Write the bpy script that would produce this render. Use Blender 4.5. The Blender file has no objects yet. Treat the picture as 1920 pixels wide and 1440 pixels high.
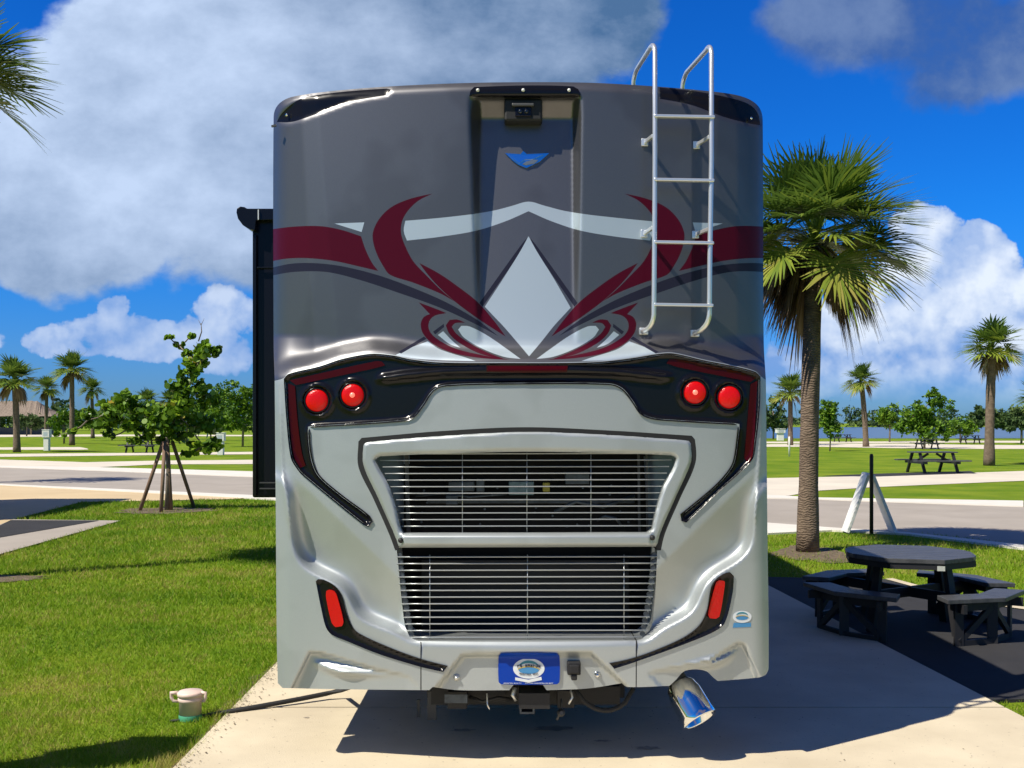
import bpy, math, random
import numpy as np
from mathutils import Vector, Matrix, geometry

random.seed(7)
RNG = np.random.default_rng(7)
sc = bpy.context.scene
COL = sc.collection
R = math.radians

# ---------------------------------------------------------------- camera, world, sun, exposure
F, H, D0, HY = 2000.0, 1.8, 5.556, 793.0
cam = bpy.data.cameras.new('camera')
cam.sensor_width = 36.0
cam.lens = F / 1920 * 36.0
cam.shift_y = (HY - 720) / 1920
cam.clip_end = 6000
cam_o = bpy.data.objects.new('camera', cam)
cam_o.location = (0, 0, H)
cam_o.rotation_euler = (R(90), 0, 0)
COL.objects.link(cam_o)
sc.camera = cam_o

SUN = Vector((-0.67, -0.44, 1.0)).normalized()          # towards the sun
sun = bpy.data.lights.new('sun', 'SUN')
sun.energy = 4.8
sun.angle = R(0.5)
sun.color = (1.0, 0.93, 0.80)
sun_o = bpy.data.objects.new('sun', sun)
sun_o.rotation_euler = SUN.to_track_quat('Z', 'Y').to_euler()
sun_o.location = (-20, -10, 30)
COL.objects.link(sun_o)

sc.view_settings.view_transform = 'Standard'
sc.view_settings.look = 'None'
sc.view_settings.exposure = 0.32
sc.view_settings.gamma = 1.0


def build_world():
    w = bpy.data.worlds.new("World")
    sc.world = w
    w.use_nodes = True
    nt = w.node_tree
    nt.nodes.clear()
    nn, lk = nt.nodes.new, nt.links.new
    out = nn('ShaderNodeOutputWorld')
    bg = nn('ShaderNodeBackground')
    bg.inputs[1].default_value = 0.1
    lk(bg.outputs[0], out.inputs[0])
    sky = nn('ShaderNodeTexSky')
    sky.sky_type = 'NISHITA'
    sky.sun_disc = False
    sky.sun_elevation = math.asin(SUN.z)
    sky.sun_rotation = math.atan2(SUN.x, SUN.y)
    sky.air_density = 1.0
    sky.dust_density = 0.3
    sky.ozone_density = 3.0

    def put(node, i, v):
        if isinstance(v, (int, float)):
            node.inputs[i].default_value = v
        elif isinstance(v, tuple):
            node.inputs[i].default_value = v
        else:
            lk(v, node.inputs[i])

    def m(op, a, b=None, c=None, clamp=False):
        n = nn('ShaderNodeMath')
        n.operation = op
        n.use_clamp = clamp
        put(n, 0, a)
        if b is not None: put(n, 1, b)
        if c is not None: put(n, 2, c)
        return n.outputs[0]

    def mix(f, a, b):
        n = nn('ShaderNodeMix')
        n.data_type = 'RGBA'
        put(n, 0, f)
        for i, v in ((6, a), (7, b)):
            if isinstance(v, tuple): n.inputs[i].default_value = v + (1,)
            else: lk(v, n.inputs[i])
        return n.outputs[2]

    def sstep(v, lo, hi):
        n = nn('ShaderNodeMapRange')
        n.interpolation_type = 'SMOOTHSTEP'
        put(n, 0, v)
        n.inputs[1].default_value = lo
        n.inputs[2].default_value = hi
        return n.outputs[0]

    tc = nn('ShaderNodeTexCoord')
    sep = nn('ShaderNodeSeparateXYZ')
    lk(tc.outputs['Generated'], sep.inputs[0])
    X, Y, Z = sep.outputs
    yc = m('MAXIMUM', Y, 0.08)
    u = m('DIVIDE', X, yc)
    v = m('DIVIDE', Z, yc)
    uv = nn('ShaderNodeCombineXYZ')
    lk(u, uv.inputs[0]); lk(v, uv.inputs[1])

    def noise(scale, detail, rough, vec, off=(0, 0, 0), sx=1.0, sy=1.0, dist=0.0):
        mp = nn('ShaderNodeMapping')
        mp.inputs['Location'].default_value = off
        mp.inputs['Scale'].default_value = (sx, sy, 1)
        lk(vec, mp.inputs[0])
        n = nn('ShaderNodeTexNoise')
        n.inputs['Scale'].default_value = scale
        n.inputs['Detail'].default_value = detail
        n.inputs['Roughness'].default_value = rough
        n.inputs['Distortion'].default_value = dist
        lk(mp.outputs[0], n.inputs['Vector'])
        return n

    def warped(scale, amp, off):
        n = noise(scale, 5, 0.55, uv.outputs[0], off)
        s = nn('ShaderNodeVectorMath'); s.operation = 'SUBTRACT'
        lk(n.outputs['Color'], s.inputs[0]); s.inputs[1].default_value = (.5, .5, .5)
        k = nn('ShaderNodeVectorMath'); k.operation = 'SCALE'
        lk(s.outputs[0], k.inputs[0]); k.inputs['Scale'].default_value = amp
        a = nn('ShaderNodeVectorMath'); a.operation = 'ADD'
        lk(uv.outputs[0], a.inputs[0]); lk(k.outputs[0], a.inputs[1])
        q = nn('ShaderNodeSeparateXYZ')
        lk(a.outputs[0], q.inputs[0])
        return q.outputs[0], q.outputs[1]

    def field(ells, wu, wv):
        """max over ellipses (photo-degrees turned to direction tangents) of 1 - d^2"""
        acc = None
        for (cx, cy, rx, ry) in ells:
            cu, cv = (cx - 960) / F, (HY - cy) / F
            a = m('MULTIPLY', m('SUBTRACT', wu, cu), F / rx)
            b = m('MULTIPLY', m('SUBTRACT', wv, cv), F / ry)
            s = m('SUBTRACT', 1.0, m('ADD', m('MULTIPLY', a, a), m('MULTIPLY', b, b)))
            acc = s if acc is None else m('MAXIMUM', acc, s)
        return acc

    # clear sky, deepened: tropical blue
    hs = nn('ShaderNodeHueSaturation')
    hs.inputs['Saturation'].default_value = 1.3
    lk(sky.outputs[0], hs.inputs['Color'])
    tint = nn('ShaderNodeMix'); tint.data_type = 'RGBA'; tint.blend_type = 'MULTIPLY'
    tint.inputs[0].default_value = 1.0
    lk(hs.outputs[0], tint.inputs[6])
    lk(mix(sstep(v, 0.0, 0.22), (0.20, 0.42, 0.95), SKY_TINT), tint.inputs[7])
    col = tint.outputs[2]

    # distant cumulus banks
    wu, wv = warped(14.0, 0.05, (3.1, 1.7, 0))
    fc = field([(1790, 560, 170, 130), (1742, 430, 70, 60), (1835, 470, 75, 66), (1640, 650, 190, 105),
                (1930, 600, 130, 120), (1560, 690, 170, 70), (2150, 600, 260, 220), (1900, 690, 200, 90),
                (190, 628, 110, 52), (212, 580, 40, 52), (105, 640, 60, 34), (290, 655, 90, 40),
                (430, 600, 62, 60), (400, 655, 90, 50), (-150, 640, 150, 60)], wu, wv)
    nz = noise(22, 10, 0.62, uv.outputs[0], (5, 2, 0))
    ns = noise(11, 5, 0.5, uv.outputs[0], (5, 2, 0))
    ns2 = noise(11, 5, 0.5, uv.outputs[0], (5.010, 1.986, 0))
    fa = m('ADD', m('MINIMUM', fc, 0.55), m('ADD', m('MULTIPLY', m('SUBTRACT', nz.outputs['Fac'], 0.5), 1.5), m('MULTIPLY', m('SUBTRACT', ns.outputs['Fac'], 0.5), 1.5)))
    ma = sstep(fa, 0.02, 0.24)
    ma = m('MULTIPLY', ma, sstep(v, 0.008, 0.06))
    lit = m('ADD', 0.5, m('MULTIPLY', m('SUBTRACT', ns.outputs['Fac'], ns2.outputs['Fac']), 5.0), clamp=True)
    lit = m('ADD', m('MULTIPLY', lit, 0.8), m('MULTIPLY', sstep(v, 0.03, 0.2), 0.38), clamp=True)
    lit = m('MULTIPLY', lit, m('ADD', 0.25, m('MULTIPLY', sstep(fa, -0.1, 0.6), 0.75)))
    lit = m('MULTIPLY', lit, m('ADD', 0.62, m('MULTIPLY', sstep(u, -0.2, 0.2), 0.38)))
    ccol = mix(lit, (1.5, 2.9, 6.0), (7.0, 7.6, 8.4))
    col = mix(m('MULTIPLY', ma, 0.93), col, ccol)

    # big pale grey cloud on the left, darker underneath
    wu, wv = warped(5.5, 0.13, (0.3, 7.7, 0))
    fb = field([(330, 200, 380, 270), (120, 330, 260, 215), (560, 330, 420, 245), (860, 40, 380, 240),
                (330, 60, 300, 150), (40, 420, 300, 120), (640, 20, 420, 160), (1130, 60, 160, 110),
                (-250, 300, 330, 260)], wu, wv)
    nb = noise(7, 9, 0.6, uv.outputs[0], (1, 4, 0), 1.0, 1.4)
    nb2 = noise(3.0, 4, 0.5, uv.outputs[0], (8, 4, 0), 1.0, 1.2)
    fbb = m('ADD', m('MINIMUM', fb, 0.6), m('MULTIPLY', m('SUBTRACT', nb.outputs['Fac'], 0.5), 1.5))
    mb_ = sstep(fbb, -0.04, 0.36)
    bright = m('ADD', m('MULTIPLY', m('SUBTRACT', nb2.outputs['Fac'], 0.5), 1.2),
               m('MULTIPLY', m('SUBTRACT', nb.outputs['Fac'], 0.5), 1.7))
    bright = m('ADD', bright, m('SUBTRACT', 0.88, m('MULTIPLY', sstep(wu, -0.34, -0.06), 0.74)))
    bright = m('SUBTRACT', bright, m('MULTIPLY', m('SUBTRACT', 1.0, sstep(wv, 0.12, 0.25)), 0.50))
    bright = m('ADD', bright, 0.0, clamp=True)
    bcol = mix(bright, (0.65, 1.4, 2.75), (4.7, 5.8, 7.7))
    col = mix(m('MULTIPLY', mb_, 0.97), col, bcol)

    # dusky cloud upper right
    wu, wv = warped(7.0, 0.13, (6.3, 2.7, 0))
    fd = field([(1540, 5, 120, 60), (1700, 30, 260, 100), (1900, 90, 300, 110), (2200, 80, 300, 160), (1820, 150, 170, 70)], wu, wv)
    nd = noise(9, 8, 0.6, uv.outputs[0], (2, 9, 0))
    fdd = m('ADD', m('MINIMUM', fd, 0.6), m('MULTIPLY', m('SUBTRACT', nd.outputs['Fac'], 0.5), 1.5))
    md = sstep(fdd, -0.25, 0.75)
    dcol = mix(sstep(nd.outputs['Fac'], 0.35, 0.7), (0.45, 0.95, 2.4), (1.5, 2.2, 3.7))
    col = mix(m('MULTIPLY', md, 0.82), col, dcol)

    # broken cloud everywhere else in the sky (behind and beside the viewer)
    g = noise(2.2, 7, 0.55, tc.outputs['Generated'], (4, 1, 2), 1, 1)
    gm = m('MULTIPLY', sstep(g.outputs['Fac'], 0.48, 0.62), sstep(Z, 0.0, 0.12))
    gm = m('MULTIPLY', gm, m('SUBTRACT', 1.0, sstep(Y, 0.15, 0.5)))
    col = mix(m('MULTIPLY', gm, 0.7), col, (1.9, 2.1, 2.5))
    # unseen sky overhead and behind the viewer, tinted down to lessen the ambient fill
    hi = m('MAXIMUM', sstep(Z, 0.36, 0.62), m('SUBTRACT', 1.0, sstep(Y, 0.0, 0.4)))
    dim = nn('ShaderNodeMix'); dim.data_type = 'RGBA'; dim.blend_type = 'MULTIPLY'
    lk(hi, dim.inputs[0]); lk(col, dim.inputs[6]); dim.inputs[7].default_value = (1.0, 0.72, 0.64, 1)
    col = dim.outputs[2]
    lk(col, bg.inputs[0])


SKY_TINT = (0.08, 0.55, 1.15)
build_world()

# ---------------------------------------------------------------- helpers

def P(px, py, d=0.0, Y=None):
    """point of the place seen at photo pixel (px, py), d metres behind the motorhome's rear plane"""
    y = (D0 + d) if Y is None else Y
    return Vector(((px - 960) / F * y, y, H - (py - HY) / F * y))


def G(px, py, z=0.0):
    y = (H - z) * F / (py - HY)
    return Vector(((px - 960) / F * y, y, z))


def loc_of(p):
    o = Vector((0, 0, 0))
    while p is not None:
        o += p.location
        p = p.parent
    return o


def tag(o, label=None, cat=None, group=None, kind=None):
    if label: o['label'] = label
    if cat: o['category'] = cat
    if group: o['group'] = group
    if kind: o['kind'] = kind
    return o


def empty(name, loc, label=None, cat=None, group=None, kind=None):
    o = bpy.data.objects.new(name, None)
    o.location = loc
    o.empty_display_size = 0.2
    COL.objects.link(o)
    return tag(o, label, cat, group, kind)


def raw_obj(name, V, Fc, mats, parent=None, midx=None, smooth=None, attr=None, normals=None):
    me = bpy.data.meshes.new(name)
    off = loc_of(parent)
    V = np.asarray(V, dtype=np.float64).reshape(-1, 3) - np.array(off)
    if isinstance(Fc, np.ndarray):
        n, k = Fc.shape
        me.vertices.add(len(V)); me.vertices.foreach_set('co', V.astype(np.float32).ravel())
        me.loops.add(n * k); me.loops.foreach_set('vertex_index', Fc.astype(np.int32).ravel())
        me.polygons.add(n)
        me.polygons.foreach_set('loop_start', np.arange(0, n * k, k, dtype=np.int32))
        me.polygons.foreach_set('loop_total', np.full(n, k, dtype=np.int32))
        me.update(calc_edges=True)
    else:
        me.from_pydata(V.tolist(), [], Fc)
    if not isinstance(mats, (list, tuple)): mats = [mats]
    for m_ in mats: me.materials.append(m_)
    if midx is not None: me.polygons.foreach_set('material_index', np.asarray(midx, dtype=np.int32))
    if smooth is not None:
        if smooth is True: smooth = np.ones(len(me.polygons), bool)
        elif smooth is False: smooth = np.zeros(len(me.polygons), bool)
        me.polygons.foreach_set('use_smooth', np.asarray(smooth, dtype=bool))
    if attr is not None:
        a = me.attributes.new('vary', 'FLOAT', 'POINT')
        a.data.foreach_set('value', np.asarray(attr, dtype=np.float32))
    me.update()
    if normals is not None:
        me.normals_split_custom_set_from_vertices([tuple(n) for n in normals])
    o = bpy.data.objects.new(name, me)
    COL.objects.link(o)
    if parent is not None: o.parent = parent
    return o


class MB:
    def __init__(s):
        s.V, s.F, s.M, s.S, s.A = [], [], [], [], []

    def add(s, vs, fs, mi=0, sm=False, a=0.5):
        b = len(s.V)
        s.V += [tuple(v) for v in vs]
        s.A += [a] * len(vs)
        for f in fs:
            s.F.append(tuple(i + b for i in f)); s.M.append(mi); s.S.append(sm)
        return s

    def box(s, c, size, rot=None, mi=0, taper=1.0):
        hx, hy, hz = [q / 2 for q in size]
        vs = []
        for z, k in ((-hz, 1.0), (hz, taper)):
            for x, y in ((-hx, -hy), (hx, -hy), (hx, hy), (-hx, hy)):
                v = Vector((x * k, y * k, z))
                if rot is not None: v = rot @ v
                vs.append(v + Vector(c))
        return s.add(vs, [(0, 3, 2, 1), (4, 5, 6, 7), (0, 1, 5, 4), (1, 2, 6, 5), (2, 3, 7, 6), (3, 0, 4, 7)], mi)

    def bar(s, a, b, w, t, up=Vector((0, 0, 1)), mi=0):
        """rectangular bar from a to b, w across, t along up"""
        a, b = Vector(a), Vector(b)
        d = (b - a).normalized()
        side = d.cross(up)
        if side.length < 1e-4: side = d.cross(Vector((0, 1, 0)))
        side.normalize()
        u = side.cross(d).normalized()
        vs = []
        for p in (a, b):
            for x, y in ((-1, -1), (1, -1), (1, 1), (-1, 1)):
                vs.append(p + side * (x * w / 2) + u * (y * t / 2))
        return s.add(vs, [(0, 3, 2, 1), (4, 5, 6, 7), (0, 1, 5, 4), (1, 2, 6, 5), (2, 3, 7, 6), (3, 0, 4, 7)], mi)

    def tube(s, pts, r, n=10, mi=0, caps=True, a=0.5):
        pts = [Vector(p) for p in pts]
        rs = r if isinstance(r, (list, tuple)) else [r] * len(pts)
        vs = []
        ref = None
        for i, p in enumerate(pts):
            d = (pts[min(i + 1, len(pts) - 1)] - pts[max(i - 1, 0)])
            if d.length < 1e-9: d = Vector((0, 0, 1))
            d.normalize()
            if ref is None:
                ref = Vector((1, 0, 0)) if abs(d.x) < 0.8 else Vector((0, 1, 0))
            s1 = (ref - d * ref.dot(d)).normalized()
            ref = s1
            s2 = d.cross(s1)
            for k in range(n):
                an = 2 * math.pi * k / n
                vs.append(p + s1 * (rs[i] * math.cos(an)) + s2 * (rs[i] * math.sin(an)))
        fs = []
        for i in range(len(pts) - 1):
            for k in range(n):
                k2 = (k + 1) % n
                fs.append((i * n + k, i * n + k2, (i + 1) * n + k2, (i + 1) * n + k))
        b = len(s.V)
        s.add(vs, fs, mi, True, a)
        if caps:
            for base, rev in ((0, True), ((len(pts) - 1) * n, False)):
                f = [b + base + k for k in range(n)]
                s.F.append(tuple(reversed(f)) if rev else tuple(f)); s.M.append(mi); s.S.append(False)
        return s

    def lathe(s, c, prof, n=24, axis=Vector((0, 0, 1)), mi=0, caps=True):
        q = Vector((0, 0, 1)).rotation_difference(Vector(axis).normalized())
        vs = []
        for (r, z) in prof:
            for k in range(n):
                an = 2 * math.pi * k / n
                vs.append(Vector(c) + q @ Vector((r * math.cos(an), r * math.sin(an), z)))
        fs = []
        for i in range(len(prof) - 1):
            for k in range(n):
                k2 = (k + 1) % n
                fs.append((i * n + k, i * n + k2, (i + 1) * n + k2, (i + 1) * n + k))
        b = len(s.V)
        s.add(vs, fs, mi, True)
        if caps:
            s.F.append(tuple(b + k for k in reversed(range(n)))); s.M.append(mi); s.S.append(False)
            s.F.append(tuple(b + (len(prof) - 1) * n + k for k in range(n))); s.M.append(mi); s.S.append(False)
        return s

    def prism(s, poly, z0, z1, mi=0):
        n = len(poly)
        vs = [(x, y, z0) for x, y in poly] + [(x, y, z1) for x, y in poly]
        fs = [tuple(reversed(range(n))), tuple(range(n, 2 * n))]
        fs += [(i, (i + 1) % n, n + (i + 1) % n, n + i) for i in range(n)]
        return s.add(vs, fs, mi)

    def build(s, name, mats, parent=None, bevel=0.0, attr=False):
        o = raw_obj(name, s.V, s.F, mats, parent, s.M, s.S, s.A if attr else None)
        if bevel:
            b = o.modifiers.new('bevel', 'BEVEL'); b.width = bevel; b.segments = 2; b.limit_method = 'ANGLE'
        return o


# ---------------------------------------------------------------- materials

def mat(name, col, rough=0.6, metal=0.0, col2=None, nscale=5.0, ndetail=6, nlo=0.35, nhi=0.65, bump=0.0, bscale=40.0,
        coat=0.0, spec=0.5, attr=None, translucent=0.0, emit=None, stretch=(1, 1, 1), spots=None, bdist=0.02):
    m_ = bpy.data.materials.new(name)
    m_.use_nodes = True
    nt = m_.node_tree
    b = nt.nodes['Principled BSDF']
    out = nt.nodes['Material Output']
    nn, lk = nt.nodes.new, nt.links.new
    b.inputs['Base Color'].default_value = tuple(col) + (1,)
    b.inputs['Roughness'].default_value = rough
    b.inputs['Metallic'].default_value = metal
    b.inputs['Coat Weight'].default_value = coat
    b.inputs['Coat Roughness'].default_value = 0.05
    b.inputs['Specular IOR Level'].default_value = spec
    tc = nn('ShaderNodeTexCoord')
    mp = nn('ShaderNodeMapping')
    mp.inputs['Scale'].default_value = stretch
    lk(tc.outputs['Object'], mp.inputs[0])
    cur = None
    if col2 is not None:
        n = nn('ShaderNodeTexNoise')
        n.inputs['Scale'].default_value = nscale
        n.inputs['Detail'].default_value = ndetail
        n.inputs['Roughness'].default_value = 0.6
        lk(mp.outputs[0], n.inputs['Vector'])
        mr = nn('ShaderNodeMapRange')
        mr.inputs[1].default_value = nlo; mr.inputs[2].default_value = nhi
        lk(n.outputs['Fac'], mr.inputs[0])
        mx = nn('ShaderNodeMix'); mx.data_type = 'RGBA'
        lk(mr.outputs[0], mx.inputs[0])
        mx.inputs[6].default_value = tuple(col) + (1,)
        mx.inputs[7].default_value = tuple(col2) + (1,)
        cur = mx.outputs[2]
    if spots is not None:      # (colour, scale, threshold, strength)
        n = nn('ShaderNodeTexNoise')
        n.inputs['Scale'].default_value = spots[1]
        n.inputs['Detail'].default_value = 3
        lk(mp.outputs[0], n.inputs['Vector'])
        mr = nn('ShaderNodeMapRange')
        mr.inputs[1].default_value = spots[2]; mr.inputs[2].default_value = spots[2] + 0.06
        mr.inputs[4].default_value = spots[3]
        lk(n.outputs['Fac'], mr.inputs[0])
        mx = nn('ShaderNodeMix'); mx.data_type = 'RGBA'
        lk(mr.outputs[0], mx.inputs[0])
        if cur is None: mx.inputs[6].default_value = tuple(col) + (1,)
        else: lk(cur, mx.inputs[6])
        mx.inputs[7].default_value = tuple(spots[0]) + (1,)
        cur = mx.outputs[2]
    if attr is not None:       # list of (pos, colour) ramp over the 'vary' attribute
        at = nn('ShaderNodeAttribute'); at.attribute_name = 'vary'
        cr = nn('ShaderNodeValToRGB')
        e = cr.color_ramp.elements
        e[0].position, e[0].color = attr[0][0], tuple(attr[0][1]) + (1,)
        e[1].position, e[1].color = attr[-1][0], tuple(attr[-1][1]) + (1,)
        for p_, c_ in attr[1:-1]:
            q = e.new(p_); q.color = tuple(c_) + (1,)
        lk(at.outputs['Fac'], cr.inputs[0])
        cur = cr.outputs[0]
    if cur is not None: lk(cur, b.inputs['Base Color'])
    if bump:
        n = nn('ShaderNodeTexNoise')
        n.inputs['Scale'].default_value = bscale
        n.inputs['Detail'].default_value = 5
        lk(mp.outputs[0], n.inputs['Vector'])
        bp = nn('ShaderNodeBump')
        bp.inputs['Strength'].default_value = bump
        bp.inputs['Distance'].default_value = bdist
        lk(n.outputs['Fac'], bp.inputs['Height'])
        lk(bp.outputs[0], b.inputs['Normal'])
    if emit is not None:
        b.inputs['Emission Color'].default_value = tuple(emit[0]) + (1,)
        b.inputs['Emission Strength'].default_value = emit[1]
    if translucent:
        t = nn('ShaderNodeBsdfTranslucent')
        if cur is not None: lk(cur, t.inputs[0])
        else: t.inputs[0].default_value = tuple(col) + (1,)
        ms = nn('ShaderNodeMixShader')
        ms.inputs[0].default_value = translucent
        lk(b.outputs[0], ms.inputs[1]); lk(t.outputs[0], ms.inputs[2])
        lk(ms.outputs[0], out.inputs[0])
    return m_


def ringed(name, c1, c2, scale, bump):
    """palm trunk: horizontal rings with noise"""
    m_ = mat(name, c1, 0.9, col2=c2, nscale=9, nlo=0.3, nhi=0.7)
    nt = m_.node_tree; nn, lk = nt.nodes.new, nt.links.new
    b = nt.nodes['Principled BSDF']
    tc = nn('ShaderNodeTexCoord')
    w = nn('ShaderNodeTexWave'); w.bands_direction = 'Z'
    w.inputs['Scale'].default_value = scale
    w.inputs['Distortion'].default_value = 9
    w.inputs['Detail'].default_value = 4
    w.inputs['Detail Scale'].default_value = 1.5
    lk(tc.outputs['Object'], w.inputs['Vector'])
    bp = nn('ShaderNodeBump'); bp.inputs['Strength'].default_value = bump; bp.inputs['Distance'].default_value = 0.03
    lk(w.outputs['Fac'], bp.inputs['Height'])
    lk(bp.outputs[0], b.inputs['Normal'])
    old = b.inputs['Base Color'].links[0].from_socket
    mx = nn('ShaderNodeMix'); mx.data_type = 'RGBA'; mx.blend_type = 'MULTIPLY'
    mr = nn('ShaderNodeMapRange'); mr.inputs[3].default_value = 0.78; mr.inputs[4].default_value = 1.08
    lk(w.outputs['Fac'], mr.inputs[0])
    mx.inputs[0].default_value = 1
    lk(old, mx.inputs[6]); lk(mr.outputs[0], mx.inputs[7])
    lk(mx.outputs[2], b.inputs['Base Color'])
    return m_


M = {}
M['lawn'] = mat('lawn', (0.11, 0.21, 0.008), 0.95, col2=(0.24, 0.31, 0.022), nscale=0.5, ndetail=14, bump=0.9, bscale=35, spots=((0.16, 0.15, 0.05), 2.4, 0.66, 0.5), spec=0.1, bdist=0.05)
M['grass'] = mat('grass_blades', (0.1, 0.2, 0.02), 0.6, attr=[(0, (0.050, 0.135, 0.004)), (0.4, (0.145, 0.285, 0.008)), (0.8, (0.27, 0.39, 0.016)), (1, (0.42, 0.36, 0.10))], translucent=0.35, spec=0.25)
M['soil'] = mat('soil', (0.10, 0.075, 0.045), 0.95, col2=(0.2, 0.15, 0.09), nscale=14, bump=0.8, bscale=50)
M['concrete'] = mat('concrete', (0.56, 0.48, 0.34), 0.9, col2=(0.70, 0.61, 0.44), nscale=1.1, ndetail=12, bump=0.4, bscale=140, spots=((0.30, 0.25, 0.18), 34, 0.665, 0.75), bdist=0.005)
M['stain'] = mat('oil_stain', (0.26, 0.22, 0.17), 0.7, col2=(0.44, 0.38, 0.29), nscale=9)
M['joint'] = mat('joint', (0.14, 0.12, 0.09), 0.95)
M['path'] = mat('pale_path', (0.62, 0.56, 0.45), 0.9, col2=(0.72, 0.65, 0.52), nscale=0.6)
M['tan'] = mat('tan_drive', (0.55, 0.42, 0.24), 0.9, col2=(0.62, 0.48, 0.28), nscale=0.5)
M['kerb'] = mat('kerb', (0.66, 0.63, 0.55), 0.9, col2=(0.74, 0.70, 0.62), nscale=1.5)
M['road'] = mat('road', (0.34, 0.30, 0.25), 0.9, col2=(0.40, 0.355, 0.30), nscale=0.7, bump=0.2, bscale=60)
M['asphalt'] = mat('asphalt_pad', (0.020, 0.020, 0.022), 0.95, col2=(0.030, 0.029, 0.031), nscale=2.2, bump=0.5, bscale=180, bdist=0.006)
M['water'] = mat('water', (0.09, 0.16, 0.24), 0.35, bump=0.5, bscale=0.6, stretch=(1, 3, 1), spec=0.6)
M['grey_paint'] = mat('grey_paint', (0.155, 0.155, 0.163), 0.40, 0.85, col2=(0.18, 0.18, 0.188), nscale=500, ndetail=1, coat=0.08, spots=((0.13, 0.13, 0.137), 1.6, 0.50, 0.6))
M['silver'] = mat('silver_paint', (0.43, 0.465, 0.47), 0.46, 0.55, col2=(0.48, 0.515, 0.52), nscale=500, ndetail=1, coat=0.08, spots=((0.39, 0.42, 0.42), 2.2, 0.50, 0.5))
M['maroon'] = mat('maroon_paint', (0.062, 0.002, 0.012), 0.35, 0.0, spec=0.15)
M['white_paint'] = mat('pale_paint', (0.52, 0.60, 0.65), 0.4, 0.5, coat=0.1)
M['navy'] = mat('navy_paint', (0.018, 0.018, 0.035), 0.35, 0.0, spec=0.2)
M['gloss_black'] = mat('gloss_black', (0.006, 0.006, 0.008), 0.18, coat=0.0, spec=0.32)
M['matte_black'] = mat('matte_black', (0.012, 0.012, 0.013), 0.6)
M['void'] = mat('engine_dark', (0.006, 0.006, 0.007), 0.9)
M['chrome'] = mat('chrome', (0.85, 0.86, 0.88), 0.08, 1.0)
M['alu'] = mat('aluminium', (0.80, 0.81, 0.80), 0.30, 0.7, coat=0.2)
M['slat'] = mat('slat_metal', (0.42, 0.44, 0.44), 0.35, 0.6)
M['sheet'] = mat('bay_sheet', (0.16, 0.20, 0.26), 0.45, 0.6)
M['red_dark'] = mat('dark_red_lens', (0.045, 0.001, 0.002), 0.2, spec=0.2)
M['red'] = mat('red_lens', (0.48, 0.002, 0.002), 0.25, spec=0.4, bump=0.4, bscale=110, bdist=0.006, emit=((1, 0.004, 0.004), 0.16))
M['red_hot'] = mat('red_lamp_core', (0.8, 0.2, 0.15), 0.25, emit=((1, 0.20, 0.13), 0.75))
M['reflector'] = mat('red_reflector', (0.50, 0.004, 0.003), 0.25, spec=0.4, bump=0.4, bscale=90, bdist=0.006, emit=((1, 0.02, 0.01), 0.03))
M['amber'] = mat('amber_lens', (0.6, 0.09, 0.02), 0.3, coat=0.5)
M['plate_blue'] = mat('plate_blue', (0.002, 0.045, 0.36), 0.35, spec=0.2)
M['pale_print'] = mat('pale_print', (0.7, 0.74, 0.76), 0.4)
M['teal_print'] = mat('teal_print', (0.03, 0.22, 0.28), 0.4)
M['lake_print'] = mat('lake_print', (0.06, 0.25, 0.5), 0.4)
M['gold_print'] = mat('gold_print', (0.5, 0.38, 0.10), 0.4)
M['emblem_blue'] = mat('emblem_blue', (0.03, 0.22, 0.75), 0.12, 0.6, coat=0.7)
M['rubber'] = mat('rubber', (0.018, 0.018, 0.018), 0.7)
M['grey_metal'] = mat('grey_metal', (0.09, 0.09, 0.09), 0.5, 0.5)
M['pvc'] = mat('pvc', (0.74, 0.55, 0.46), 0.5, col2=(0.80, 0.62, 0.53), nscale=12)
M['green_pvc'] = mat('green_pvc', (0.08, 0.36, 0.20), 0.5)
M['white_plastic'] = mat('white_plastic', (0.84, 0.84, 0.81), 0.5, col2=(0.76, 0.75, 0.71), nscale=6)
M['table'] = mat('table_board', (0.050, 0.052, 0.056), 0.42, col2=(0.09, 0.092, 0.096), nscale=7, stretch=(1, 6, 1), bump=0.15, bscale=60)
M['table_leg'] = mat('table_leg', (0.018, 0.018, 0.021), 0.55)
M['trunk'] = ringed('palm_trunk', (0.12, 0.085, 0.06), (0.25, 0.185, 0.13), 9.0, 0.4)
M['boot'] = mat('palm_boots', (0.07, 0.055, 0.045), 0.9, col2=(0.18, 0.15, 0.12), nscale=12, bump=0.6, bscale=30)
M['frond'] = mat('palm_frond', (0.06, 0.12, 0.02), 0.45, attr=[(0, (0.05, 0.10, 0.025)), (0.45, (0.13, 0.215, 0.035)), (0.8, (0.27, 0.33, 0.04)), (1, (0.42, 0.36, 0.10))], translucent=0.33, spec=0.35)
M['deadfrond'] = mat('dead_frond', (0.2, 0.13, 0.07), 0.8, attr=[(0, (0.09, 0.06, 0.04)), (0.5, (0.34, 0.23, 0.13)), (1, (0.62, 0.48, 0.32))], translucent=0.25, spec=0.1)
M['leaf'] = mat('leaf', (0.05, 0.1, 0.02), 0.5, attr=[(0, (0.04, 0.10, 0.012)), (0.5, (0.11, 0.23, 0.016)), (1, (0.26, 0.40, 0.03))], translucent=0.3, spec=0.3)
M['leaf_far'] = mat('leaf_far', (0.04, 0.08, 0.02), 0.7, attr=[(0, (0.035, 0.07, 0.03)), (0.5, (0.075, 0.13, 0.04)), (1, (0.14, 0.20, 0.06))], translucent=0.15, spec=0.2)
M['seagrape'] = mat('seagrape_leaf', (0.06, 0.12, 0.02), 0.4, attr=[(0, (0.045, 0.10, 0.012)), (0.5, (0.12, 0.24, 0.014)), (0.9, (0.26, 0.42, 0.03)), (1, (0.38, 0.28, 0.03))], translucent=0.28, spec=0.4)
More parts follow.
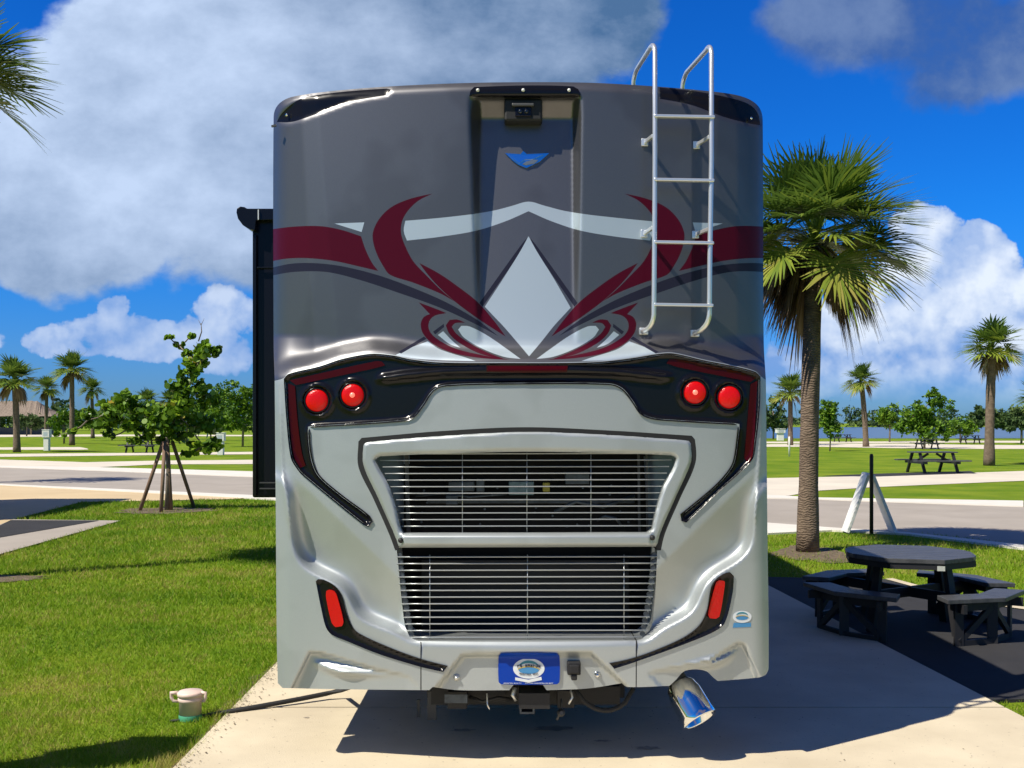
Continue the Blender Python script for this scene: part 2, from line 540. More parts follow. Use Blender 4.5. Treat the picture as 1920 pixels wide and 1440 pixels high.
M['bark'] = mat('bark', (0.16, 0.13, 0.10), 0.9, col2=(0.26, 0.22, 0.17), nscale=12, bump=0.5, bscale=30)
M['stake'] = mat('stake_wood', (0.18, 0.11, 0.075), 0.9, col2=(0.27, 0.18, 0.12), nscale=9, stretch=(1, 1, 0.2))
M['thatch'] = mat('thatch', (0.17, 0.13, 0.10), 0.95, col2=(0.30, 0.24, 0.19), nscale=2, stretch=(3, 3, 1), bump=0.8, bscale=8)
M['slide'] = mat('slide_black', (0.006, 0.006, 0.010), 0.25, spec=0.25)
M['glass'] = mat('dark_glass', (0.01, 0.012, 0.015), 0.08, coat=0.5)
M['tread'] = mat('tyre', (0.02, 0.02, 0.02), 0.85)

# ---------------------------------------------------------------- ground, roads, paths, water

def sheet(name, poly, z, m_, kind='structure', thick=0.0):
    """poly in ground coordinates"""
    n = len(poly)
    if thick:
        mb = MB(); mb.prism([(p[0], p[1]) for p in poly], z - thick, z)
        o = mb.build(name, m_)
    else:
        vs = [(p[0], p[1], z) for p in poly]
        tr = geometry.tessellate_polygon([[Vector(v) for v in vs]])
        fs = []
        for t in tr:
            a, b, c = [Vector(vs[i]) for i in t]
            fs.append(t if (b - a).cross(c - a).z > 0 else (t[0], t[2], t[1]))
        o = raw_obj(name, vs, fs, m_)
    o['kind'] = kind
    return o


def gp(pts):
    return [(G(x, y).x, G(x, y).y) for x, y in pts]


sheet('ground', [(-3000, -60), (3000, -60), (3000, 4500), (-3000, 4500)], 0, M['lawn'])
# the road, curving round the front of the site
road_top = [(-900, 866), (-300, 872), (0, 877), (175, 883), (470, 895), (760, 906), (1100, 921), (1440, 935.5), (1541, 938), (1919, 951.5), (2600, 985)]
road_bot = [(2600, 1100), (1920, 1025), (1780, 1007), (1700, 1001), (1560, 992), (1440, 983), (1100, 962), (760, 945), (470, 930), (0, 909), (-300, 898), (-900, 884)]
sheet('road', gp(road_top + road_bot), 0.008, M['road'])


def strip(name, top, bot, z, m_, thick=0.0):
    return sheet(name, gp(top + bot[::-1]), z, m_, thick=thick)


strip('kerb', [(-900, 883), (0, 909), (470, 930), (1100, 962), (1440, 983), (1560, 992), (1700, 1001), (1920, 1025)],
      [(-900, 884.5), (0, 911), (470, 936), (1100, 975), (1440, 1003), (1560, 997), (1700, 1004), (1920, 1032)], 0.03, M['kerb'], 0.06)
strip('kerb_strip', [(-900, 864), (0, 874.5), (175, 877), (470, 885), (1100, 912), (1440, 930), (1541, 935), (1919, 941)],
      [(-900, 866), (0, 877), (175, 883), (470, 895), (1100, 921), (1440, 935.5), (1541, 938), (1919, 951.5)], 0.03, M['kerb'], 0.06)
# right: pale drive beyond the road
strip('pale_drive', [(1250, 905), (1440, 897), (1640, 893), (1920, 883.5), (2600, 866)],
      [(1250, 925), (1440, 931), (1480, 930), (1530, 921), (1640, 914), (1920, 902), (2600, 878)], 0.012, M['path'])
strip('far_path', [(1300, 828.5), (1640, 828), (1800, 826.5), (2200, 827)], [(1300, 831.5), (1640, 831), (1800, 830), (2200, 831)], 0.012, M['path'])
strip('far_drive', [(1300, 835), (1540, 832), (1705, 832), (1800, 834), (1920, 835), (2300, 836)],
      [(1300, 838), (1540, 838), (1705, 841), (1800, 842), (1920, 842), (2300, 845)], 0.014, M['path'])
# left: pale strips beyond the road
strip('left_path', [(-500, 861), (0, 862), (160, 867), (300, 864), (470, 862.5), (600, 862)],
      [(-500, 873), (0, 874.5), (174, 877), (300, 871), (470, 870.5), (600, 869)], 0.012, M['path'])
strip('left_footpath', [(-500, 853), (0, 851.5), (300, 849), (470, 847.5), (600, 847)],
      [(-500, 859), (0, 857), (300, 853.5), (470, 852), (600, 851)], 0.012, M['path'])
strip('left_pad', [(-500, 839), (0, 839), (150, 838.5), (163, 841)], [(-500, 845), (0, 843.5), (150, 843.5), (166, 843)], 0.012, M['path'])
strip('distant_drive', [(-500, 815), (0, 814), (250, 815), (600, 816)], [(-500, 820), (0, 819.5), (250, 818), (600, 818)], 0.012, M['path'])
strip('neighbour_drive', [(-900, 884.5), (0, 911), (300, 922), (470, 934), (440, 937)],
      [(-900, 960), (-300, 1080), (0, 985), (25, 975.5), (152, 942.5)], 0.016, M['tan'])
sheet('neighbour_pad', gp([(25, 976), (226, 978.5), (0, 1042), (-300, 1150), (-300, 1080), (0, 986)]), 0.024, M['road'])
sheet('neighbour_asphalt', gp([(20, 978), (186, 979), (0, 1011), (-120, 1040), (-140, 1030), (0, 988)]), 0.030, M['asphalt'])
sheet('lake', [(22, 124), (70, 124), (140, 131), (400, 140), (400, 452), (15, 452), (20, 200)], 0.02, M['water'])

# the pad under the motorhome: slabs with joints
padL = lambda y: -1.74
padR = lambda y: 3.16 - 0.055 * (y - 5.0)
slabs = [(-3.0, 3.30), (3.32, 6.63), (6.652, 12.0), (12.02, 19.2)]
for i, (a, b) in enumerate(slabs):
    sheet('pad_slab', [(padL(a), a), (padR(a), a), (padR(b), b), (padL(b), b)], 0.03, M['concrete'], thick=0.12)
sheet('pad_joint', [(-1.73, -2.9), (3.2, -2.9), (2.35, 19.0), (-1.73, 19.0)], 0.014, M['joint'])
# picnic pad
sheet('asphalt_pad', [(padR(12.3) + .01, 12.35), (4.25, 12.15), (4.5, 10.6), (5.3, 9.6), (5.6, 7.05), (4.2, 6.95), (padR(6.8) + .01, 6.85)], 0.022, M['asphalt'], thick=0.1)
sheet('pad_edge', [(4.27, 12.2), (4.55, 10.65), (5.35, 9.65), (5.65, 7.0), (5.75, 7.0), (5.45, 9.75), (4.65, 10.75), (4.37, 12.25)], 0.018, M['concrete'])


pts = []
for k in range(150):
    pts.append((-1.72, 3.2 + k * .11))
for k in reversed(range(150)):
    pts.append((-1.765 - random.random() ** 2 * .10, 3.2 + k * .11))
sheet('soil_edge', pts, 0.012, M['soil'])


def stain(cx, cy, rx, ry, seed):
    rr = random.Random(seed)
    pts = []
    for k in range(28):
        a = 2 * math.pi * k / 28
        q = 0.55 + 0.35 * rr.random() + .3 * math.sin(3 * a + seed) ** 2
        pts.append((cx + rx * q * math.cos(a), cy + ry * q * math.sin(a)))
    o = sheet('oil_stain', pts, 0.0335, M['stain'])
    return o


for i, (px, py, rx, ry) in enumerate([(1040, 1366, .12, .05), (868, 1370, .07, .03), (1130, 1390, .05, .02), (1215, 1403, .07, .03), (575, 1346, .02, .012)]):
    g = G(px, py, .03); stain(g.x, g.y, rx, ry, i)

# ---------------------------------------------------------------- grass blades (stuff)

def inpoly(x, y, poly):
    poly = np.asarray(poly, float)
    c = np.zeros(np.shape(x), bool)
    n = len(poly)
    for i in range(n):
        x1, y1 = poly[i]; x2, y2 = poly[(i + 1) % n]
        if y1 == y2: continue
        k = ((y1 > y) != (y2 > y)) & (x < (x2 - x1) * (y - y1) / (y2 - y1) + x1)
        c ^= k
    return c


def vnoise(x, y, s, seed):
    r = np.random.default_rng(seed)
    g = r.random((64, 64))
    X, Y = x * s, y * s
    xi, yi = np.floor(X).astype(int), np.floor(Y).astype(int)
    fx, fy = X - xi, Y - yi
    fx = fx * fx * (3 - 2 * fx); fy = fy * fy * (3 - 2 * fy)
    a = g[yi % 64, xi % 64]; b = g[yi % 64, (xi + 1) % 64]; c = g[(yi + 1) % 64, xi % 64]; d = g[(yi + 1) % 64, (xi + 1) % 64]
    return (a * (1 - fx) + b * fx) * (1 - fy) + (c * (1 - fx) + d * fx) * fy


neigh = gp([(-900, 884.5), (0, 911), (300, 922), (470, 934), (440, 937), (152, 942.5), (25, 976), (0, 986), (-300, 1080), (-900, 960)])
neigh2 = gp([(25, 976), (226, 978.5), (0, 1042), (-300, 1150), (-300, 1080), (0, 986)])
roadp = gp(road_top + road_bot)
kerbp = gp([(-900, 883), (0, 909), (470, 930), (1100, 962), (1440, 983), (1560, 992), (1700, 1001), (1920, 1025)] + [(1920, 1034), (1700, 1007), (1560, 1000), (1440, 1005), (1100, 977), (470, 938), (0, 913), (-900, 885)])
picnicp = [(padR(12.3), 12.38), (4.37, 12.3), (4.65, 10.75), (5.45, 9.75), (5.75, 6.95), (4.2, 6.92), (padR(6.8), 6.82)]


def grass_points(n, xlo, xhi, ylo, yhi, power=2.0):
    # y with density ~ 1/y^power per unit area
    u = RNG.random(n)
    if power == 2.0: y = 1 / (1 / ylo - u * (1 / ylo - 1 / yhi))
    else: y = ylo + u * (yhi - ylo)
    lo, hi = xlo(y), xhi(y)
    wmax = (hi - lo)
    x = lo + RNG.random(n) * wmax
    keep = RNG.random(n) < wmax / wmax.max() * 1.0
    return x[keep], y[keep]


def blades():
    xs, ys = [], []
    a, b = grass_points(520000, lambda y: -0.50 * y, lambda y: np.full_like(y, -1.70), 5.0, 26)
    xs.append(a); ys.append(b)
    a, b = grass_points(210000, lambda y: 2.5 + 0 * y, lambda y: 0.50 * y + 0.2, 6.0, 26)
    k = b < 19.5
    xs.append(a[k]); ys.append(b[k])
    x, y = np.concatenate(xs), np.concatenate(ys)
    edge = RNG.normal(0, 0.03, len(x))
    k = ~((x > -1.74 - np.abs(edge) * 0 + 0.03 * (RNG.random(len(x)) ** 3)) & (x < padR(y) + 0.0)) & ~inpoly(x, y, picnicp) & ~inpoly(x, y, neigh) & ~inpoly(x, y, neigh2) & ~inpoly(x, y, roadp) & ~inpoly(x, y, kerbp)
    x, y = x[k], y[k]
    # thin out on the bare soil spots
    def bare(cx, cy, rx, ry):
        return ((x - cx) / rx) ** 2 + ((y - cy) / ry) ** 2 < 1
    k = ~((bare(-5.95, 12.3, .55, .35) | bare(4.13, 14.7, .5, .8) | bare(-7.1, 21.8, 1.0, .9)) & (RNG.random(len(x)) < .85))
    x, y = x[k], y[k]
    n = len(x)
    dist = y
    hgt = (0.017 + 0.022 * RNG.random(n)) * (0.75 + 0.6 * vnoise(x, y, 2.1, 3)) * np.clip(dist / 9, 1.0, 1.8)
    wid = 0.0045 * np.clip(dist / 6.0, 1.0, 5.0)
    # taller scruff along the pad's edge
    nearpad = np.exp(-((x + 1.76) / 0.10) ** 2)
    hgt *= 1 + 0.9 * nearpad
    an = RNG.random(n) * 2 * np.pi
    ln = (0.25 + 0.9 * RNG.random(n)) * hgt
    dirx, diry = np.cos(an), np.sin(an)
    la = RNG.random(n) * 2 * np.pi
    V = np.zeros((n, 3, 3))
    V[:, 0] = np.stack([x - dirx * wid / 2, y - diry * wid / 2, np.zeros(n)], 1)
    V[:, 1] = np.stack([x + dirx * wid / 2, y + diry * wid / 2, np.zeros(n)], 1)
    V[:, 2] = np.stack([x + np.cos(la) * ln, y + np.sin(la) * ln, hgt], 1)
    Fc = np.arange(n * 3).reshape(n, 3)
    t = 0.02 + 0.50 * vnoise(x, y, 1.1, 5) + 0.45 * (vnoise(x, y, 5.5, 6) - .5) + 0.28 * vnoise(x, y, 17, 8) + 0.42 * RNG.random(n) + 0.25 * nearpad * RNG.random(n)
    t = np.where(RNG.random(n) < 0.05 + 0.12 * (vnoise(x, y, 1.7, 12) > .68), 1.0, t)
    o = raw_obj('grass', V.reshape(-1, 3), Fc, M['grass'], attr=np.repeat(np.clip(t, 0, 1), 3))
    tag(o, 'sunlit short green lawn grass beside the concrete pad', None, None, 'stuff')


blades()

for (cx, cy, rx, ry) in [(-5.95, 12.3, .6, .3), (4.13, 14.6, .55, .9), (-7.1, 21.85, 1.0, .8)]:
    pts = []
    for k in range(30):
        a = 2 * math.pi * k / 30; q = .75 + .4 * random.random()
        pts.append((cx + rx * q * math.cos(a), cy + ry * q * math.sin(a)))
    sheet('bare_soil', pts, 0.010, M['soil'])

nlit = 900
lx = -1.74 + np.abs(RNG.normal(0, .07, nlit)); ly = 4.5 + RNG.random(nlit) * 6
lx[:260] = -1.7 + RNG.random(260) * 4.6
la = RNG.random(nlit) * np.pi; lz = np.full(nlit, .0345)
ls = .004 + .010 * RNG.random(nlit) ** 2; ls[:260] *= .6
c_, s_ = np.cos(la) * ls, np.sin(la) * ls
LV = np.stack([np.stack([lx - c_, ly - s_, lz], 1), np.stack([lx + s_ * .5, ly - c_ * .5, lz + .003], 1), np.stack([lx + c_, ly + s_, lz], 1), np.stack([lx - s_ * .5, ly + c_ * .5, lz + .002], 1)], 1)
o = raw_obj('litter', LV.reshape(-1, 3), np.arange(nlit * 4).reshape(nlit, 4), M['soil'])
tag(o, 'dry clippings and grit scattered along the edge of the pad', None, None, 'stuff')

# ---------------------------------------------------------------- motorhome: relief of the rear

def cpoly(pts, step=6.0, corner=48):
    """closed smooth polygon: Catmull-Rom through points, corners kept where it turns sharply"""
    p = [Vector(q) for q in pts]
    n = len(p)
    out = []
    cosl = math.cos(R(corner))
    tan = []
    for i in range(n):
        a, b, c = p[i - 1], p[i], p[(i + 1) % n]
        d1, d2 = (b - a), (c - b)
        cn = d1.normalized().dot(d2.normalized()) < cosl
        tan.append(None if cn else (c - a) / (d1.length + d2.length))
    for i in range(n):
        a, b = p[i], p[(i + 1) % n]
        L = (b - a).length
        t0 = tan[i] * L if tan[i] is not None else (b - a)
        t1 = tan[(i + 1) % n] * L if tan[(i + 1) % n] is not None else (b - a)
        k = max(1, int(round(L / step)))
        for j in range(k):
            t = j / k
            h00 = 2 * t ** 3 - 3 * t ** 2 + 1; h10 = t ** 3 - 2 * t ** 2 + t
            h01 = -2 * t ** 3 + 3 * t ** 2; h11 = t ** 3 - t ** 2
            q = a * h00 + t0 * h10 + b * h01 + t1 * h11
            out.append((q.x, q.y))
    return out


GX = np.arange(480, 1482, 2.0)
GY = np.arange(120, 1332, 2.0)
PX, PY = np.meshgrid(GX, GY)


def blur(a, s):
    s = s / 2.0
    r = int(3 * s + 1)
    k = np.exp(-0.5 * (np.arange(-r, r + 1) / s) ** 2); k /= k.sum()
    a = np.pad(a, r, mode='edge')
    a = np.apply_along_axis(lambda v: np.convolve(v, k, 'valid'), 0, a)
    a = np.apply_along_axis(lambda v: np.convolve(v, k, 'valid'), 1, a)
    return a


def mask(poly, s):
    poly = np.asarray(poly, float)
    a0, b0 = poly.min(0) - 4, poly.max(0) + 4
    ix = (GX >= a0[0]) & (GX <= b0[0]); iy = (GY >= a0[1]) & (GY <= b0[1])
    acc = np.zeros(PX.shape)
    sub = np.ix_(iy, ix)
    x, y = PX[sub], PY[sub]
    t = np.zeros(x.shape)
    for dx in (-.75, -.25, .25, .75):
        for dy in (-.75, -.25, .25, .75):
            t += inpoly(x + dx, y + dy, poly)
    acc[sub] = t / 16
    return blur(acc, s)


TOP = [(513, 218), (518, 201), (530, 189), (550, 181), (620, 171), (730, 162), (860, 156), (985, 154), (1100, 155), (1200, 160), (1300, 168), (1370, 176), (1400, 184), (1418, 195), (1427, 208), (1430, 224)]
XL = lambda y: np.interp(y, [200, 640, 715, 950, 1200, 1290], [513, 513, 515, 517, 519, 521])
XR = lambda y: np.interp(y, [200, 640, 715, 1000, 1270], [1430, 1432, 1436, 1439, 1441])
BAND_TOP = [(532, 709), (540, 700), (600, 685), (640, 672), (695, 662), (737, 665), (770, 672), (825, 678), (962, 679), (1045, 679), (1122, 677), (1185, 670), (1235, 662), (1262, 661), (1320, 674), (1385, 687), (1417, 696), (1426, 705)]
RECESS = None
d = 0.12 * ((PX - 985) / 460) ** 2
e = np.minimum(PX - XL(PY), XR(PY) - PX)
t = np.clip(1 - e / 30, 0, 1)
d = d + 0.05 * (1 - np.sqrt(1 - 0.985 * t ** 2))
up = np.clip((690 - PY) / 60, 0, 1)
fx1 = 566 + .055 * (PY - 225); fx2 = 597 + .085 * (PY - 225)
d = d + up * (0.34 * np.clip(fx1 - PX, 0, None) + 0.22 * np.clip(fx2 - PX, 0, None)) / 360
fx1 = 1383 + 0 * PY; fx2 = 1345 - .03 * (PY - 225)
d = d + up * (0.30 * np.clip(PX - fx1, 0, None) + 0.20 * np.clip(PX - fx2, 0, None)) / 360
yt = np.interp(PX, [p[0] for p in TOP], [p[1] for p in TOP])
t = np.clip(1 - (PY - yt) / 15, 0, 1)
d = d + 0.05 * (1 - np.sqrt(1 - 0.98 * t ** 2))
d = blur(d, 2.5)
# recess of the centre panel
dep = 0.125 * np.clip((645 - PY) / 440, 0, 1) ** 0.8
xl = 880 + (PY - 180) * 0.037; xr_ = 1089 - (PY - 180) * 0.012
wl = np.interp(PY, [200, 420, 640], [20, 11, 5]); wr = np.interp(PY, [200, 640], [13, 7])
tt = np.clip((PX - xl) / wl, 0, 1) * np.clip((xr_ - PX) / wr, 0, 1) * np.clip((PY - 181) / 4, 0, 1) * (0.45 + 0.55 * np.clip((PY - 186) / 36, 0, 1))
d = d + dep * blur(tt, 2.8)
# lower body bulge
lowpoly = [(400, 1400), (400, 712)] + [(x, y - 16) for x, y in BAND_TOP] + [(1560, 712), (1560, 1400)]
d = d - 0.10 * mask(lowpoly, 9)
# bumper, with the ridge that borders the scoops
ridgeL = [(470, 880), (536, 905), (545, 978), (553, 1030), (570, 1062), (640, 1097), (653, 1112), (668, 1150), (685, 1163), (750, 1188), (775, 1207)]
ridgeR = [(1210, 1205), (1235, 1182), (1293, 1152), (1305, 1137), (1317, 1104), (1333, 1082), (1388, 1049), (1406, 1028), (1413, 990), (1424, 920), (1500, 880)]
bump = cpoly(ridgeL + ridgeR + [(1500, 1400), (460, 1400)], 6, 75)
ramp = np.clip(mask(bump, 15) * 2.0, 0, 1)
ramp = blur(ramp ** 1.5, 3.2)
# scoops: planes that fall away from a crisp crease down towards the bumper ridge
nL = ((PX - 560) * -(1078 - 902) + (PY - 902) * (742 - 560)) / math.hypot(182, 176)
nR = ((PX - 1400) * (1060 - 902) + (PY - 902) * (1400 - 1238)) / math.hypot(162, 158)
fade = np.clip((PY - 870) / 60, 0, 1)
sc_ = 0.34 * (np.clip(nL, 0, 95) * (PX < 900) * np.clip((790 - PX) / 40, 0, 1) + np.clip(nR, 0, 95) * (PX > 1000) * np.clip((PX - 1180) / 40, 0, 1)) / 360 * fade
sc_ = blur(sc_, 1.8)
d = (d + sc_) * (1 - ramp) + (d - 0.030) * ramp
# long vertical crease down each side
for s_, x0 in ((-1, [522, 528, 545]), (1, [1431, 1424, 1412])):
    xx = np.interp(PY, [715, 880, 985], x0)
    d = d - 0.012 * np.exp(-((PX - xx) / 5.0) ** 2) * np.clip((PY - 715) / 60, 0, 1) * np.clip((1010 - PY) / 40, 0, 1)
# recesses at the foot
finL = [(581, 1223), (602, 1226), (700, 1254), (765, 1268), (800, 1300), (540, 1310)]
finR = [(1386, 1206), (1396, 1211), (1432, 1300), (1250, 1300), (1215, 1262), (1330, 1240)]
mL, mR = mask(finL, 1.6), mask(finR, 1.6)
d = d + 0.050 * mL * np.clip((790 - PX) / 190, 0, 1) + 0.050 * mR * np.clip((PX - 1195) / 180, 0, 1)
wL = cpoly([(584, 1236), (625, 1240), (690, 1251), (768, 1266), (700, 1266), (640, 1264), (606, 1252)], 6, 40)
wR = cpoly([(1382, 1215), (1368, 1232), (1340, 1247), (1290, 1254), (1225, 1257), (1290, 1243), (1340, 1232)], 6, 40)
tL = np.clip((PY - (1236 + (PX - 584) * .16)) / 22, 0, 1); tR = np.clip((PY - (1215 + (1384 - PX) * .27)) / 20, 0, 1)
d = d - blur(0.065 * mask(wL, 2.5) * tL * np.clip((775 - PX) / 120, 0, 1) + 0.060 * mask(wR, 2.5) * tR * np.clip((PX - 1220) / 120, 0, 1), 2.6)
# number plate recess
d = d + 0.040 * mask([(812, 1300), (868, 1229), (1108, 1226), (1176, 1290), (1176, 1320), (812, 1320)], 2.0)
# underside of the engine door area slightly dished
BASE = d


def sampler(arr):
    def f(x, y):
        x = (np.asarray(x, float) - GX[0]) / 2; y = (np.asarray(y, float) - GY[0]) / 2
        x = np.clip(x, 0, arr.shape[1] - 1.001); y = np.clip(y, 0, arr.shape[0] - 1.001)
        xi, yi = x.astype(int), y.astype(int)
        fx, fy = x - xi, y - yi
        return (arr[yi, xi] * (1 - fx) + arr[yi, xi + 1] * fx) * (1 - fy) + (arr[yi + 1, xi] * (1 - fx) + arr[yi + 1, xi + 1] * fx) * fy
    return f


base_d = sampler(BASE)


def to3(x, y, dd):
    Y = D0 + dd
    return np.stack([(x - 960) / F * Y, Y, H - (y - HY) / F * Y], -1)


def panel(name, outline, mats, parent, holes=(), cuts=(), regions=(), dfn=None, off=0.0, thick=0.02, spacing=5.0, hole_thick=None):
    """curved sheet with real thickness: outline/holes/regions in photo pixels of the rear, laid on the relief dfn"""
    dfn = dfn or base_d
    pts, edges = [], []

    def loop(poly):
        b = len(pts)
        n = len(poly)
        pts.extend(Vector(q) for q in poly)
        edges.extend((b + i, b + (i + 1) % n) for i in range(n))

    loop(outline)
    for h_ in holes: loop(h_)
    for r_, _ in regions: loop(r_)
    for r_ in cuts: loop(r_)
    ox = [p[0] for p in outline]; oy = [p[1] for p in outline]
    gx, gy = np.meshgrid(np.arange(min(ox) + spacing / 2, max(ox), spacing), np.arange(min(oy) + spacing / 2, max(oy), spacing))
    gx = gx.copy(); gx[::2] += spacing / 2
    gx, gy = gx.ravel(), gy.ravel()
    k = inpoly(gx, gy, outline)
    for h_ in holes: k &= ~inpoly(gx, gy, h_)
    gx, gy = gx[k], gy[k]
    # keep grid points off the loops
    lp = np.array([tuple(p) for p in pts])
    cell = {}
    for q in lp: cell.setdefault((int(q[0] // 6), int(q[1] // 6)), []).append(q)
    good = np.ones(len(gx), bool)
    r2 = (spacing * 0.4) ** 2
    for i in range(len(gx)):
        cx, cy = int(gx[i] // 6), int(gy[i] // 6)
        for ax in (-1, 0, 1):
            for ay in (-1, 0, 1):
                for q in cell.get((cx + ax, cy + ay), ()):
                    if (q[0] - gx[i]) ** 2 + (q[1] - gy[i]) ** 2 < r2:
                        good[i] = False
    pts.extend(Vector((a, b)) for a, b in zip(gx[good], gy[good]))
    res = geometry.delaunay_2d_cdt(pts, edges, [], 0, 1e-4, False)
    v2 = np.array([tuple(v) for v in res[0]])
    fc = np.array([tuple(f) for f in res[2]])
    cen = v2[fc].mean(1)
    k = inpoly(cen[:, 0], cen[:, 1], outline)
    for h_ in list(holes) + list(cuts): k &= ~inpoly(cen[:, 0], cen[:, 1], h_)
    fc, cen = fc[k], cen[k]
    mi = np.zeros(len(fc), int)
    for r_, idx in regions:
        mi[inpoly(cen[:, 0], cen[:, 1], r_)] = idx
    used = np.unique(fc)
    remap = -np.ones(len(v2), int); remap[used] = np.arange(len(used))
    v2 = v2[used]; fc = remap[fc]
    X2, Y2 = v2[:, 0], v2[:, 1]
    p0 = to3(X2, Y2, dfn(X2, Y2) + off)
    h = 1.0
    tx = to3(X2 + h, Y2, dfn(X2 + h, Y2)) - to3(X2 - h, Y2, dfn(X2 - h, Y2))
    ty = to3(X2, Y2 + h, dfn(X2, Y2 + h)) - to3(X2, Y2 - h, dfn(X2, Y2 - h))
    nr = np.cross(tx, ty)
    nr /= np.linalg.norm(nr, axis=1)[:, None]
    nr[nr[:, 1] > 0] *= -1
    # winding towards -Y
    a, b, c = p0[fc[:, 0]], p0[fc[:, 1]], p0[fc[:, 2]]
    w = np.cross(b - a, c - a)[:, 1] > 0
    fc[w] = fc[w][:, ::-1]
    V = [p0]; N = [nr]; FF = [fc]; MI = [mi]
    # boundary skirts
    es = {}
    for ti, f in enumerate(fc):
        for q in range(3):
            es[(f[q], f[(q + 1) % 3])] = ti
    bd = [(a_, b_, ti) for (a_, b_), ti in es.items() if (b_, a_) not in es]
    nb = len(p0)
    SV, SN, SF, SM = [], [], [], []
    for a_, b_, ti in bd:
        A, B = p0[a_], p0[b_]
        ex = (B - A)
        nn_ = np.cross(ex, np.array([0, 1.0, 0])); ln = np.linalg.norm(nn_)
        nn_ = nn_ / ln if ln > 0 else np.array([0, 0, 1.0])
        q = nb + len(SV)
        back = np.array([0, thick, 0])
        SV += [A, B, B + back, A + back]
        SN += [nn_] * 4
        SF += [(q, q + 2, q + 1), (q, q + 3, q + 2)]
        SM += [mi[ti]] * 2
    V = np.concatenate([p0, np.array(SV)]); N = np.concatenate([nr, np.array(SN)])
    SFa = np.array(SF)
    # orient skirt normals
    a, b, c = V[SFa[:, 0]], V[SFa[:, 1]], V[SFa[:, 2]]
    gn = np.cross(b - a, c - a)
    flip = (gn * N[SFa[:, 0]]).sum(1) < 0
    SFa[flip] = SFa[flip][:, ::-1]
    Fa = np.concatenate([fc, SFa])
    return raw_obj(name, V, Fa, mats, parent, np.concatenate([mi, SM]), True, None, N)


def offset_poly(poly, o):
    """crude outward offset (clockwise or not) via vertex normals"""
    p = np.array(poly, float)
    a = np.roll(p, 1, 0); c = np.roll(p, -1, 0)
    t_ = c - a
    n_ = np.stack([t_[:, 1], -t_[:, 0]], 1)
    n_ /= np.linalg.norm(n_, axis=1)[:, None] + 1e-9
    area = 0.5 * np.sum(p[:, 0] * c[:, 1] - c[:, 0] * p[:, 1])
    if area < 0: n_ = -n_
    return [tuple(q) for q in p + n_ * o]


AX = 991.0
mir = lambda poly: [(2 * AX - x, y) for x, y in poly][::-1]

rv = empty('motorhome', (0.05, D0, 0), 'large silver and dark grey motorhome seen square from behind with maroon swoosh graphics', 'motorhome')

# ---- body box behind the rear cap
mb = MB()
x0, x1 = -1.225, 1.31
prof = [(x0, .43), (x0, 3.30), (x0 + .02, 3.39), (x0 + .08, 3.45), (0.04, 3.52), (x1 - .08, 3.45), (x1 - .02, 3.39), (x1, 3.30), (x1, .60), (.75, .43)]
ya, yb = D0 + .32, D0 + 10.6
n = len(prof)
vs = [(x, ya, z) for x, z in prof] + [(x, yb, z) for x, z in prof]
mb.add(vs, [(i, i + n, (i + 1) % n + n, (i + 1) % n) for i in range(n)] + [tuple(range(n, 2 * n))])
mb.build('body', M['grey_paint'], rv)
for sx in (x0 - .004, x1 + .004):
    for yy in (8.2, 10.6, 13.2):
        w = MB(); w.box((sx, D0 + yy - 3, 2.45), (.012, 1.1, .6))
        w.build('side_window', M['glass'], rv)
for yy in (8.9, 14.7):
    for sx in (-1.06, 1.14):
        w = MB()
        w.lathe((sx - .14, yy, .48), [(.30, 0), (.46, .01), (.48, .05), (.48, .23), (.46, .27), (.30, .28)], 28, Vector((1, 0, 0)))
        wo = w.build('wheel', M['tread'], rv)
        r_ = MB(); r_.lathe((sx - .15, yy, .48), [(.05, 0), (.28, .005), (.29, .30), (.05, .305)], 20, Vector((1, 0, 0)))
        r_.build('rim', M['alu'], wo)
w = MB(); w.box((0.04, D0 + 3.0, 3.6), (1.0, .9, .22), taper=.85); w.build('roof_unit', M['white_plastic'], rv, .02)

# ---- upper rear cap with painted graphics
CAP = cpoly(TOP + [(1432, 640), (1436, 712), (1426, 706)] + BAND_TOP[::-1][1:] + [(515, 714), (513, 640)], 6)
dec = []      # (polygon, material index): 1 maroon, 2 pale, 3 navy, 4 gloss black
swoosh = [(811, 363), (775, 371), (745, 382), (725, 395), (708, 415), (699, 437), (700, 455), (707, 477), (718, 498), (731, 515), (775, 530), (825, 550), (852, 565), (825, 542), (800, 517), (775, 490), (760, 462), (752, 437), (754, 415), (765, 395), (785, 376)]
sliver = [(786, 493), (820, 511), (850, 531), (895, 566), (925, 600), (948, 631), (900, 600), (855, 567), (820, 535), (800, 512)]
band = [(508, 430), (550, 425), (600, 424), (640, 431), (677, 443), (685, 467), (697, 492), (709, 508), (675, 500), (625, 489), (575, 484), (537, 485), (508, 490)]
stripe = [(508, 502), (550, 494), (600, 494), (650, 501), (712, 517), (775, 540), (837, 567), (895, 600), (934, 630), (890, 607), (825, 577), (750, 550), (675, 525), (612, 510), (550, 510), (508, 517)]
hook1 = [(785, 567), (812, 577), (837, 587), (815, 592), (805, 602), (804, 617), (815, 632), (850, 652), (900, 665), (957, 675), (900, 671), (850, 662), (812, 645), (793, 625), (789, 607), (795, 594), (806, 589)]
hook2 = [(872, 605), (857, 599), (843, 600), (836, 610), (842, 625), (860, 642), (900, 663), (950, 675), (912, 660), (875, 640), (855, 625), (847, 613), (853, 606)]
petal = [(859, 618), (865, 611), (880, 612), (912, 628), (950, 654), (976, 673), (945, 669), (905, 654), (870, 633)]
petal2 = [(821, 628), (831, 621), (845, 636), (863, 652), (843, 645)]
foot = [(741, 666), (770, 652), (802, 640), (825, 655), (875, 671), (892, 677), (825, 675), (775, 672)]
line1 = [(747, 660), (795, 631), (800, 635), (752, 663)]
